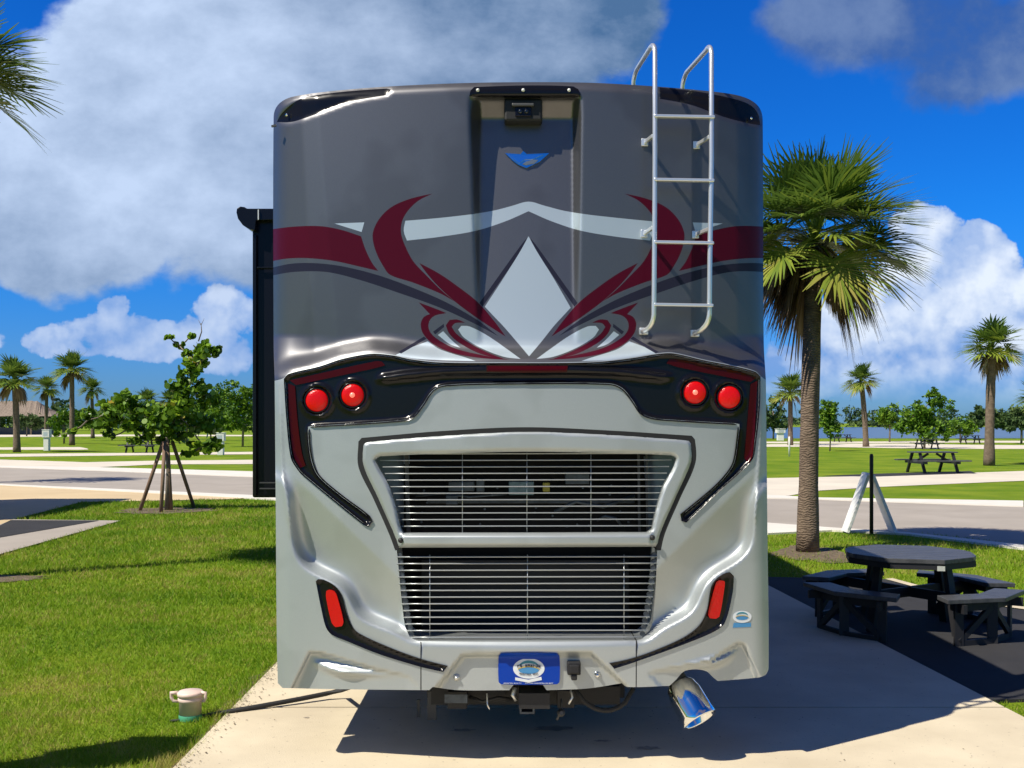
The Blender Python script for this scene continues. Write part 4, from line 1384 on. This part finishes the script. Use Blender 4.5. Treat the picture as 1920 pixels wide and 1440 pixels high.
pts = [G(318, 1352, .01), G(345, 1349, .012), G(390, 1341, .02), G(430, 1334, .04)]
pts += [G(500, 1322, .05), G(560, 1311, .06), G(610, 1301, .07), G(640, 1294, .09), P(668, 1284, 0.3)]
mb = MB(); mb.tube([p for p in pts], [.007, .008, .012, .014, .015, .015, .015, .015, .013], 10)
o = mb.build('power_cable', M['rubber'])
tag(o, 'black cable running from the grass over the concrete under the motorhome', 'cable')

# ---------------------------------------------------------------- palms

def strip3(V, F_, A, p0, p1, p2, s, w0, w1, a, tipw=0.15):
    b = len(V)
    V += [p0 - s * w0, p0 + s * w0, p1 - s * w1, p1 + s * w1, p2 - s * (w1 * tipw), p2 + s * (w1 * tipw)]
    A += [a] * 6
    F_ += [(b, b + 1, b + 3, b + 2), (b + 2, b + 3, b + 5, b + 4)]


def frond(V, F_, A, org, az, el, rad, nl, rr, dead=False, w=0.016, tone=0.5):
    dirh = Vector((math.cos(az), math.sin(az), 0))
    t = dirh * math.cos(el) + Vector((0, 0, math.sin(el)))
    side = Vector((-math.sin(az), math.cos(az), 0))
    lp = rad * (0.52 if not dead else 0.42) * rr.uniform(.8, 1.15)
    sag = .22 if not dead else .35
    mid = org + t * lp * .55
    end = org + t * lp + Vector((0, 0, -sag * lp * .6))
    strip3(V, F_, A, org, mid, end, side, w * .9, w * .8, min(.8, tone + .1), .8)
    t2 = (end - mid).normalized()
    t2 = (t2 + Vector((0, 0, -.25))).normalized()
    n2 = side.cross(t2)
    if n2.z < 0: n2 = -n2
    n2.normalize()
    lb = rad * .62 * rr.uniform(.85, 1.1)
    span = R(125) if not dead else R(70)
    for i in range(nl):
        f = -1 + 2 * i / (nl - 1)
        th = f * span + rr.uniform(-.03, .03)
        base = end + t2 * (lb * .30 * (1 - abs(f)))
        dr = (t2 * math.cos(th) + side * math.sin(th) + n2 * (.28 * abs(math.sin(th)))).normalized()
        L = lb * (.78 + .22 * math.cos(th)) * rr.uniform(.85, 1.08)
        droop = (.04 + .16 * rr.random()) * L if not dead else (.5 + .4 * rr.random()) * L
        p1 = base + dr * L * .55 - Vector((0, 0, droop * .22))
        p2 = base + dr * L - Vector((0, 0, droop)) + side * rr.uniform(-.03, .03) * L
        s_ = dr.cross(n2).normalized()
        strip3(V, F_, A, base, p1, p2, s_, w * .35, w, min(1, max(0, tone + rr.uniform(-.18, .22))))
    return end


def palm(name, x, y, h, rt, rad, ng, nd, nl, seed, label, group=None, lean=(0, 0), w=0.016, skirt=True):
    rr = random.Random(seed)
    root = empty(name, (x, y, 0), label, 'palm tree', group)
    top = Vector((x + lean[0], y + lean[1], h))
    mb = MB()
    pts, rs = [], []
    for k in range(15):
        f = k / 14
        pts.append(Vector((x, y, 0)).lerp(top, f) + Vector((lean[0] * (f * f - f) * .6, 0, 0)))
        rs.append(rt * (1.22 - .22 * min(1, f * 5)) * (1 + .04 * rr.uniform(-1, 1)) * (1 - .12 * f))
    mb.tube(pts, rs, 18)
    mb.build('trunk', M['trunk'], root)
    # old leaf bases under the crown
    mb = MB()
    for k in range(int(26 if nl > 20 else 12)):
        a = rr.uniform(0, 2 * math.pi); z = h - rr.uniform(.0, .32) * rad * .9
        b0 = Vector((top.x + rt * .75 * math.cos(a), top.y + rt * .75 * math.sin(a), z))
        L = rr.uniform(.12, .30) * rad
        t_ = Vector((math.cos(a), math.sin(a), rr.uniform(-.5, 1.2))).normalized()
        mb.tube([b0, b0 + t_ * L * .5, b0 + t_ * L + Vector((0, 0, -L * .25))], [rt * .28, rt * .2, rt * .08], 5)
    mb.build('leaf_bases', M['boot'], root)
    V, F_, A = [], [], []
    org = top + Vector((0, 0, .02))
    for k in range(ng):
        az = k * 2.399963 + rr.uniform(-.25, .25)
        f = (k + .5) / ng
        el = R(88) - f * R(96) + rr.uniform(-.25, .25)
        frond(V, F_, A, org, az, el, rad * (1.0 if f > .2 else .92), nl, rr, False, w, .35 + .35 * f * rr.random() + (.2 if f > .75 else 0))
    raw_obj('crown', V, F_, M['frond'], root, None, None, A)
    if nd:
        V, F_, A = [], [], []
        for k in range(nd):
            az = k * 2.399963 * 1.3 + rr.uniform(-.4, .4)
            el = -R(rr.uniform(2, 66))
            frond(V, F_, A, org - Vector((0, 0, .05)), az, el, rad * rr.uniform(.50, .74), max(8, int(nl * .7)), rr, True, w * 1.1, rr.uniform(.2, .8))
        raw_obj('dead_fronds', V, F_, M['deadfrond'], root, None, None, A)
    return root


palm('palm_tree', 4.13, 14.9, 4.30, .135, 1.34, 58, 46, 42, 11, 'tall cabbage palm with fanned green crown and hanging dead fronds behind the picnic table', None, (.1, 0), .021)
palm('palm_tree', -6.50, 12.2, 5.70, .14, 1.02, 44, 12, 36, 21, 'palm whose fronds hang into the upper left corner, trunk out of view', None, (0, 0), .019)
fg = 'palms across the road'
pal = [
    (28, 848, 712, 47, 'shaggy palm with thick crown in front of the thatched hut'),
    (135, 835, 693, 38, 'slim palm with two-tone crown right of the thatched hut'),
    (88, 822, 728, 27, 'small dark palm between the two tall palms by the hut'),
    (172, 822, 730, 24, 'small palm behind the young sea grape, its crown dark'),
    (276, 824, 752, 26, 'feathery low palm above the sea grape foliage'),
    (318, 824, 752, 24, 'second feathery palm just beside the staked tree crown'),
    (1615, 838, 713, 34, 'slender leaning palm by the lake between the trees'),
    (1482, 835, 735, 40, 'broad leafy palm half hidden by the big palm trunk'),
    (1860, 873, 650, 57, 'tall palm with orange-brown skirt standing at the right on the lawn'),
    (1945, 850, 745, 40, 'palm cut off by the right edge of the view'),
]
for i, (px, by, cy, rp, lb) in enumerate(pal):
    g = G(px, by)
    hh = H - (cy - HY) * g.y / F
    rad = rp * g.y / F * 1.02
    ln = (-.35, 0) if px == 1615 else (.12 * ((i % 3) - 1), 0)
    palm('palm_tree', g.x - ln[0], g.y, hh - rad * .1, .20, rad * 1.02, 34, 14 if px in (28, 1860) else 6, 18, 100 + i, lb, fg, ln, rad * .034)
# palms outside the view that throw the shadow on the road at the left
palm('palm_tree', -18.6, 30.2, 7.6, .2, 1.7, 22, 4, 14, 61, 'palm standing out of view left of the road', None, (0, 0), .04)

# ---------------------------------------------------------------- broadleaf trees

def leaf_mesh(name, blobs, n, size, m_, parent, seed, round_=False, flat_=0.0, tone=(0.2, 0.8)):
    """blobs: (x, y, z, rx, ry, rz); leaves gather in clumps over each blob's volume"""
    r = np.random.default_rng(seed)
    vol = np.array([b[3] * b[4] * b[5] for b in blobs]) ** .7
    cnt = np.maximum(1, (vol / vol.sum() * n)).astype(int)
    P_ = []; T = []
    for b, c in zip(blobs, cnt):
        ncl = max(3, c // 22)
        d_ = r.normal(size=(ncl, 3)); d_ /= np.linalg.norm(d_, axis=1)[:, None]
        rad = r.random(ncl) ** .45
        cl = d_ * rad[:, None]
        idx = r.integers(0, ncl, c)
        p = cl[idx] + r.normal(0, .14, (c, 3))
        P_.append(p * np.array(b[3:6]) + np.array(b[:3]))
        ct = r.uniform(tone[0], tone[1], ncl)
        T.append(np.clip(ct[idx] + r.normal(0, .12, c), 0, 1))
    p = np.concatenate(P_); tn = np.concatenate(T)
    n = len(p)
    nv = r.normal(size=(n, 3)); nv[:, 2] += 0.5 + flat_
    nv /= np.linalg.norm(nv, axis=1)[:, None]
    a = np.cross(nv, r.normal(size=(n, 3))); a /= np.linalg.norm(a, axis=1)[:, None]
    b = np.cross(nv, a)
    s = size * r.uniform(.65, 1.25, n)[:, None]
    if round_:
        k = 7
        ang = np.arange(k) * 2 * np.pi / k
        V = np.stack([p + a * s * math.cos(q) + b * s * math.sin(q) * .95 for q in ang], 1)
        Fc = np.arange(n * k).reshape(n, k)
    else:
        k = 4
        V = np.stack([p - a * s, p - b * s * .45, p + a * s, p + b * s * .45], 1)
        Fc = np.arange(n * k).reshape(n, k)
    return raw_obj(name, V.reshape(-1, 3), Fc, m_, parent, None, None, np.repeat(tn, k))


def tree(name, px, by, blobs_px, n, leaf, label, seed, m_='leaf', rnd=False, trunk_r=.08, group=None, cat='tree', trunk_top=None, depth=.8, extra=None):
    g = G(px, by)
    s = g.y / F
    root = empty(name, (g.x, g.y, 0), label, cat, group)
    blobs = []
    rr = random.Random(seed)
    for (bx, by_, rx, ry) in blobs_px:
        blobs.append(((bx - 960) * s, g.y + rr.uniform(-.4, .4) * rx * s, H - (by_ - HY) * s, rx * s, max(rx, ry) * s * depth, ry * s))
    ttop = trunk_top or min(blobs, key=lambda b: abs(b[0] - g.x) + b[2] * .3)[2]
    mb = MB()
    tt = Vector((g.x, g.y, ttop))
    mb.tube([(g.x, g.y, 0), (g.x + .03, g.y, ttop * .5), tt], [trunk_r, trunk_r * .85, trunk_r * .6], 8)
    done = [tt]
    todo = [Vector(b[:3]) for b in blobs]
    while todo:
        q, e_ = min(((a_, c_) for a_ in done for c_ in todo), key=lambda ac: (ac[0] - ac[1]).length)
        todo.remove(e_)
        k_ = .55 if q is tt else .34
        mb.tube([q, q.lerp(e_, .5) + Vector((0, 0, -.08 * (e_ - q).length)), e_], [trunk_r * k_, trunk_r * k_ * .8, trunk_r * k_ * .5], 6)
        done.append(e_)
    mb.build('trunk', M['bark'], root)
    leaf_mesh('crown', blobs, n if rnd else int(n * 1.7), leaf * (1 if rnd else 1.15), M[m_], root, seed, rnd)
    return root


# young sea grape held by stakes
sg = tree('seagrape_tree', 313, 957, [(375, 680, 26, 46), (400, 660, 14, 22), (318, 633, 11, 8), (336, 648, 13, 10), (352, 662, 13, 12), (360, 628, 8, 12), (350, 735, 40, 38), (395, 740, 26, 30),
                                  (300, 790, 42, 38), (355, 800, 46, 34), (380, 835, 34, 22), (255, 765, 50, 30), (205, 770, 46, 28), (165, 788, 22, 12), (112, 815, 14, 6), (138, 806, 12, 6),
                                  (205, 820, 14, 12), (270, 820, 26, 12), (300, 825, 22, 12), (330, 770, 36, 30), (250, 798, 22, 10), (355, 850, 18, 10), (230, 745, 30, 16)], 3600, .060,
          'young sea grape tree with big round leaves, propped by wooden stakes', 31, 'seagrape', True, .055, None, 'tree', 1.55, .7)
for (bx, by_) in ((262, 958), (302, 961), (321, 957), (364, 952)):
    a = G(bx, by_); g = G(313, 957)
    b = Vector((g.x + (a.x - g.x) * .12, g.y + (a.y - g.y) * .3, 1.42))
    mb = MB(); mb.tube([a, b], .040, 8); mb.build('stake', M['stake'], sg)
mb = MB(); mb.tube([(g.x - .07, g.y - .07, 1.36), (g.x + .07, g.y - .07, 1.36), (g.x + .07, g.y + .07, 1.36), (g.x - .07, g.y + .07, 1.36), (g.x - .07, g.y - .07, 1.36)], .015, 6); mb.build('tie_band', M['stake'], sg)
mb = MB(); mb.tube([P(372, 640, Y=21.9), P(378, 622, Y=21.9), P(377, 606, Y=21.9)], [.015, .012, .006], 6)
mb.tube([P(377, 610, Y=21.9), P(372, 600, Y=21.9)], [.006, .003], 5); mb.tube([P(377, 610, Y=21.9), P(383, 597, Y=21.9)], [.006, .003], 5)
mb.build('bare_twig', M['bark'], sg)

lt = 'trees on the far lawn'
tree('broadleaf_tree', 455, 838, [(452, 760, 34, 36), (430, 740, 30, 24), (480, 745, 30, 28), (415, 775, 26, 26), (495, 780, 34, 34), (440, 795, 26, 18)], 2600, .14, 'bushy green tree with pale trunk beside the black slide-out', 32, 'leaf', False, .09, lt)
tree('broadleaf_tree', 120, 832, [(130, 780, 26, 18), (110, 792, 24, 16), (150, 790, 22, 16)], 900, .15, 'small round tree between the tall palms and the sea grape', 44, 'leaf', False, .09, lt)
tree('broadleaf_tree', 268, 830, [(268, 775, 34, 24), (240, 790, 26, 18), (300, 788, 28, 20)], 1500, .15, 'round green tree seen through the left boughs of the sea grape', 45, 'leaf', False, .09, lt)
tree('broadleaf_tree', 350, 832, [(345, 765, 30, 26), (330, 790, 30, 18), (370, 785, 26, 20)], 1500, .15, 'green tree seen through the middle of the staked sea grape', 46, 'leaf', False, .09, lt)
tree('broadleaf_tree', 210, 826, [(190, 790, 30, 16), (225, 785, 30, 18), (160, 795, 26, 12), (240, 770, 22, 16)], 1300, .16, 'low spreading tree behind the young sea grape', 33, 'leaf', False, .09, lt)
tree('broadleaf_tree', 395, 826, [(390, 770, 26, 26), (410, 790, 26, 20), (375, 795, 20, 18)], 1100, .17, 'round tree directly behind the staked sea grape', 34, 'leaf', False, .09, lt)
tree('broadleaf_tree', 50, 818, [(50, 790, 26, 14), (70, 795, 20, 10)], 600, .2, 'low dark tree at the thatched hut', 35, 'leaf_far', False, .1, lt)
tree('broadleaf_tree', 330, 818, [(330, 790, 40, 16), (290, 795, 30, 12)], 900, .2, 'wide low tree in the gap under the feathery palms', 36, 'leaf_far', False, .1, lt)
tree('broadleaf_tree', 1733, 841, [(1750, 742, 22, 14), (1762, 760, 24, 14), (1735, 765, 26, 16), (1715, 780, 26, 20), (1750, 790, 36, 24), (1705, 800, 26, 18), (1740, 812, 32, 16), (1772, 812, 22, 16)], 2600, .13, 'layered bright green tree with arching top behind the nearer far table', 37, 'leaf', False, .09, lt)
tree('broadleaf_tree', 1668, 829, [(1666, 775, 20, 18), (1655, 785, 16, 12), (1675, 790, 18, 12)], 800, .17, 'small round tree by the lake left of the layered tree', 38, 'leaf', False, .09, lt)
tree('broadleaf_tree', 1556, 846, [(1555, 765, 20, 16), (1552, 790, 18, 20), (1560, 808, 18, 12), (1545, 775, 12, 12)], 1100, .11, 'thin young tree just right of the big palm trunk', 39, 'leaf', False, .05, lt)
tree('shrub', 1800, 829, [(1800, 795, 26, 16), (1785, 808, 20, 12), (1812, 806, 18, 12)], 900, .16, 'pale olive shrub on the lake shore right of the layered tree', 40, 'leaf', False, .08, lt, 'shrub')
tree('broadleaf_tree', 1850, 822, [(1845, 775, 22, 16), (1830, 785, 18, 14), (1868, 788, 24, 16), (1890, 792, 26, 14)], 1000, .26, 'dark tree group member behind the tall right palm', 41, 'leaf_far', False, .12, lt)
tree('broadleaf_tree', 1915, 832, [(1912, 780, 28, 20), (1935, 790, 30, 20), (1900, 800, 18, 10)], 1000, .18, 'dark spreading tree at the right edge by the water', 42, 'leaf_far', False, .1, lt)
tree('broadleaf_tree', 1450, 824, [(1448, 770, 20, 24), (1440, 790, 26, 18), (1462, 800, 14, 10)], 800, .2, 'leafy tree beside the motorhome behind the white post', 43, 'leaf_far', False, .1, lt)

# far-off woods beyond the lake and behind the left lawns (one mass)
blobs = []
r = random.Random(4)
for k in range(340):
    X_ = -330 + (k // 2) * 5.6 + r.uniform(-3, 3)
    left = X_ < 40
    Y_ = (250 if left else 462) + r.uniform(-8, 14)
    if k % 2: Y_ -= 6
    if not left: X_ *= 1.0
    hz = (r.uniform(5, 9) if k % 2 == 0 else 4.0) if not left else r.uniform(4.5, 7.5)
    blobs.append((X_, Y_, hz * .45, r.uniform(5, 8), 5, hz * .55))
o = leaf_mesh('woods', blobs, 52000, .85, M['leaf_far'], None, 50, False, 0, (0.0, .75))
tag(o, 'distant wood along the horizon beyond the lake', None, None, 'stuff')

# ---------------------------------------------------------------- thatched hut
g = G(30, 815)
s = g.y / F
hut = empty('thatched_hut', (g.x, g.y, 0), 'open hut with a long grey thatched roof behind the left palms', 'hut')
xa, xb = (-60 - 960) * s, (116 - 960) * s
zt, ze = H + (HY - 752) * s, H + (HY - 779) * s
mb = MB()
n_ = 40
V_, F2 = [], []
for i in range(n_ + 1):
    f = i / n_
    x = xa + (xb - xa) * f
    k = min(1, min(f, 1 - f) * 5)
    jz = r.uniform(-.06, .06)
    V_ += [(x, g.y - 3.6, ze + jz - .15), (xa + 2 + (xb - xa - 4) * f, g.y, ze + (zt - ze) * (.35 + .65 * min(1, k * 1.2)) + r.uniform(-.08, .08)), (x, g.y + 3.6, ze + jz)]
for i in range(n_):
    b = i * 3
    F2 += [(b, b + 3, b + 4, b + 1), (b + 1, b + 4, b + 5, b + 2)]
    F2 += [(b, b + 2, b + 5, b + 3)]
mb.add(V_, F2)
mb.add([V_[0], V_[1], V_[2]], [(0, 1, 2)]); mb.add([V_[-3], V_[-2], V_[-1]], [(0, 2, 1)])
mb.build('thatch_roof', M['thatch'], hut)
for i in range(6):
    for yy in (-2.8, 2.8):
        x = xa + 1 + (xb - xa - 2) * i / 5
        mb = MB(); mb.tube([(x, g.y + yy, 0), (x, g.y + yy, ze)], .13, 8); mb.build('post', M['bark'], hut)
mb = MB(); mb.box(((xa + xb) / 2, g.y, .55), (abs(xb - xa) * .8, 1.0, 1.1)); mb.build('counter', M['bay_grey'], hut, .03)

# ---------------------------------------------------------------- octagonal picnic table on the asphalt pad

def octagon(r_, rot=22.5):
    return [(r_ * math.cos(R(rot + 45 * k)), r_ * math.sin(R(rot + 45 * k))) for k in range(8)]


def octagonal_table(x, y, rz, label):
    root = empty('picnic_table', (0, 0, 0), label, 'picnic table')
    HT, HS = .655, .385
    mb = MB()
    # boards of the top with narrow gaps
    oc = octagon(.66)
    nb_ = 8
    wb = 2 * .61 / nb_
    for i in range(nb_):
        ya_, yb_ = -.61 + i * wb + .003, -.61 + (i + 1) * wb - .003

        def xw(yv):
            a = abs(yv)
            return .61 if a < .2527 else .61 - (a - .2527)
        mb.prism([(-xw(ya_), ya_), (xw(ya_), ya_), (xw(yb_), yb_), (-xw(yb_), yb_)], HT - .038, HT)
    mb.build('tabletop', M['table'], root, .005)
    mb = MB()
    inr = [(q[0] * .95, q[1] * .95) for q in oc]
    for k in range(8):
        a, b = inr[k], inr[(k + 1) % 8]
        mb.bar((a[0], a[1], HT - .063), (b[0], b[1], HT - .063), .03, .05)
    mb.build('top_frame', M['table_leg'], root)
    for k in range(4):
        a = R(45 + 90 * k)
        c, s_ = math.cos(a), math.sin(a)
        mb = MB()
        mb.bar((.44 * c, .44 * s_, HT - .05), (.56 * c, .56 * s_, .0), .085, .05, Vector((c, s_, 0)))
        mb.build('leg', M['table_leg'], root)
    mb = MB()
    for a in (45, 135):
        c, s_ = math.cos(R(a)), math.sin(R(a))
        mb.bar((-.92 * c, -.92 * s_, HS - .075), (.92 * c, .92 * s_, HS - .075), .04, .085)
    mb.build('cross_beam', M['table_leg'], root)
    for k in range(4):
        a0 = 45 + 90 * k
        bench = empty('bench', (0, 0, 0)); bench.parent = root
        mb = MB()
        ri, ro = .80, 1.08
        for sgn in (-1, 1):
            pts = []
            aa = [R(a0), R(a0 + sgn * 33)]
            for q, rad in ((aa[0], ri), (aa[1], ri * .985), (aa[1], ro * .985), (aa[0], ro)):
                pts.append((rad * math.cos(q), rad * math.sin(q)))
            if sgn < 0: pts = pts[::-1]
            mb.prism(pts, HS - .036, HS)
        mb.build('seat', M['table'], bench, .005)
        mb = MB()
        rm = .94
        ends = []
        for sgn in (-1, 1):
            q = R(a0 + sgn * 24)
            px_, py_ = rm * math.cos(q), rm * math.sin(q)
            tan_ = Vector((-math.sin(q), math.cos(q), 0)) * sgn
            nrm = Vector((math.cos(q), math.sin(q), 0))
            p_ = Vector((px_, py_, 0))
            mb.bar(p_ + Vector((0, 0, HS - .04)), p_, .085, .03, nrm)
            mb.bar(p_ + Vector((0, 0, HS - .08)) - nrm * .12, p_ + Vector((0, 0, HS - .08)) + nrm * .12, .035, .07)
            ends.append(p_)
        cen = Vector((rm * math.cos(R(a0)), rm * math.sin(R(a0)), 0))
        for p_ in ends:
            mb.bar(p_ + Vector((0, 0, .03)), cen + Vector((0, 0, HS - .08)), .04, .05)
            mb.bar(p_ + Vector((0, 0, .022)), cen + Vector((0, 0, .022)), .04, .045)
            mb.bar(p_ + Vector((0, 0, HS - .075)), cen + Vector((0, 0, HS - .075)), .035, .07)
        mb.bar(cen + Vector((0, 0, HS - .04)), cen, .09, .035)
        mb.build('bench_frame', M['table_leg'], bench)
    mb = MB(); mb.box((.22, -.625, HT - .07), (.07, .012, .04)); mb.build('maker_tag', M['alu'], root)
    root.scale = (.86, .86, 1.0)
    root.location = (x, y, .022)
    root.rotation_euler = (0, 0, rz)
    return root


octagonal_table((1704 - 960) / F * 9.3, 9.3, R(-14), 'black octagonal picnic table with four benches, nearest, in the motorhome shade')

# straight picnic tables on the far lawns
def far_table_meshes():
    root = empty('picnic_table', (0, 0, 0))
    mb = MB()
    for i in range(5): mb.box((0, -.34 + i * .17, .75), (1.5, .155, .04))
    mb.build('tabletop', M['table'], root)
    for s_ in (-1, 1):
        mb = MB()
        for q in (-.07, .07): mb.box((0, s_ * .78 + q, .46), (2.0, .135, .045))
        mb.build('seat', M['table'], root)
        mb = MB()
        mb.bar((s_ * .6, -.3, .73), (s_ * .6, -.72, 0), .07, .09, Vector((1, 0, 0)))
        mb.bar((s_ * .6, .3, .73), (s_ * .6, .72, 0), .07, .09, Vector((1, 0, 0)))
        mb.bar((s_ * .6, -.85, .40), (s_ * .6, .85, .40), .06, .10)
        mb.bar((s_ * .6, -.02, .42), (s_ * .15, 0, .70), .06, .07)
        mb.build('leg_frame', M['table_leg'], root)
    return root


def copy_tree(o, parent=None):
    c = o.copy(); COL.objects.link(c); c.parent = parent
    for ch in list(o.children): copy_tree(ch, c)
    return c


ft = far_table_meshes()
spots = [(1748, 887, 'black picnic table on the lawn right of the folding barricade', R(4), 1.0),
         (1738, 842, 'dark picnic table under the layered green tree', R(0), .9),
         (1580, 829, 'dark picnic table by the lake left of the slender palm', R(3), .95),
         (1819, 832, 'dark picnic table by the lake left of the tall right palm', R(-3), .95),
         (262, 849, 'dark picnic table on the lawn left of the staked sea grape', R(2), 1.0)]
for i, (px, by, lb, rz, sc_) in enumerate(spots):
    t_ = ft if i == 0 else copy_tree(ft)
    g = G(px, by)
    t_.location = (g.x, g.y, 0.0); t_.rotation_euler = (0, 0, rz); t_.scale = (sc_,) * 3
    tag(t_, lb, 'picnic table', 'picnic tables on the lawns')
sheet('table_pad', gp([(1540, 893), (1640, 889), (1820, 884), (1830, 888), (1640, 894.5)]), 0.016, M['asphalt'])

# ---------------------------------------------------------------- barricade and pole on the verge
g = G(1630, 1000)
bar_ = empty('folding_barricade', (g.x, g.y, 0), 'white folding A-frame barricade seen edge-on between palm and road', 'barricade')
zt = .96
for s_, lb in ((-1, 'front'), (1, 'back')):
    xb_, xt_ = g.x + s_ * .40, g.x + s_ * .035 - .02
    mb = MB()
    for f0, f1 in ((.02, .99),):
        a = Vector((xb_ + (xt_ - xb_) * f0, g.y, zt * f0)); b = Vector((xb_ + (xt_ - xb_) * f1, g.y, zt * f1))
        d_ = (b - a)
        up_ = d_.normalized()
        nrm = Vector((up_.z, 0, -up_.x))
        mb.bar(a + d_ * .5 - Vector((0, .15, 0)), a + d_ * .5 + Vector((0, .15, 0)), d_.length, .05, nrm)
    mb.build('panel_leg', M['white_plastic'], bar_, .006)
mb = MB(); mb.tube([(g.x - .03, g.y - .22, zt), (g.x - .03, g.y + .22, zt)], .03, 10); mb.build('hinge', M['white_plastic'], bar_)
g = G(1634, 1003)
mb = MB(); mb.lathe((g.x, g.y, 0), [(.030, 0), (.030, 1.27), (.022, 1.30), (.001, 1.305)], 14)
o = mb.build('post', M['rubber']); tag(o, 'thin black post standing before the white barricade', 'post')

# white posts on the lawns
def pedestal(x, y, h, label, grp=None, wide=.17):
    root = empty('utility_pedestal', (x, y, 0), label, 'utility pedestal', grp)
    mb = MB(); mb.box((x, y, h * .32), (wide, wide, h * .64)); mb.build('column', M['white_plastic'], root, .01)
    mb = MB(); mb.box((x, y - .01, h * .82), (wide * 1.45, wide * 1.3, h * .36)); mb.box((x, y, h + .01), (wide * 1.6, wide * 1.5, .03)); mb.build('meter_box', M['white_plastic'], root, .012)
    mb = MB(); mb.box((x, y - wide * .67, h * .80), (wide * .9, .01, h * .22)); mb.build('box_door', M['alu'], root)
    return root


for (px, by, ty, lb) in ((88, 845, 806, 'white utility pedestal between two palms before the hut'), (414, 853, 812, 'white utility pedestal right of the staked sea grape'), (1463, 826, 804, 'white utility pedestal near the lake beside the motorhome')):
    g = G(px, by); pedestal(g.x, g.y, (by - ty) * g.y / F, lb, 'white pedestals on the far lawns', .32 if px < 1000 else .6)
g = G(1480, 856)
mb = MB(); mb.lathe((g.x, g.y, 0), [(.05, 0), (.05, 1.05), (.001, 1.08)], 10); o = mb.build('white_stake', M['white_plastic']); tag(o, 'thin white stake on the lawn left of the big palm trunk', 'stake')
# one like them stands just out of view at the left and shades the lawn
pedestal(-3.0, 5.25, 1.52, 'white utility pedestal just out of view at the lower left', None, .26)

# ---------------------------------------------------------------- neighbour's trailer, out of view at the left (its shade is seen)
tx, ty0, ty1 = -11.45, 18.2, 23.5
trl = empty('travel_trailer', (tx - 1.2, (ty0 + ty1) / 2, 0), 'white travel trailer parked out of view on the left site', 'trailer')
mb = MB(); mb.box((tx - 1.2, (ty0 + ty1) / 2, 2.15), (2.4, ty1 - ty0, 3.4)); mb.build('body', M['white_plastic'], trl, .12)
mb = MB()
for yy in (19.4, 21.8): mb.box((tx + .005, yy, 2.1), (.02, .9, .55))
mb.build('window', M['glass'], trl)
for yy in (20.4, 21.2):
    for xx in (tx - .12, tx - 2.28):
        mb = MB(); mb.lathe((xx - .1, yy, .36), [(.2, 0), (.35, .01), (.36, .1), (.35, .2), (.2, .2)], 20, Vector((1, 0, 0))); mb.build('wheel', M['tread'], trl)
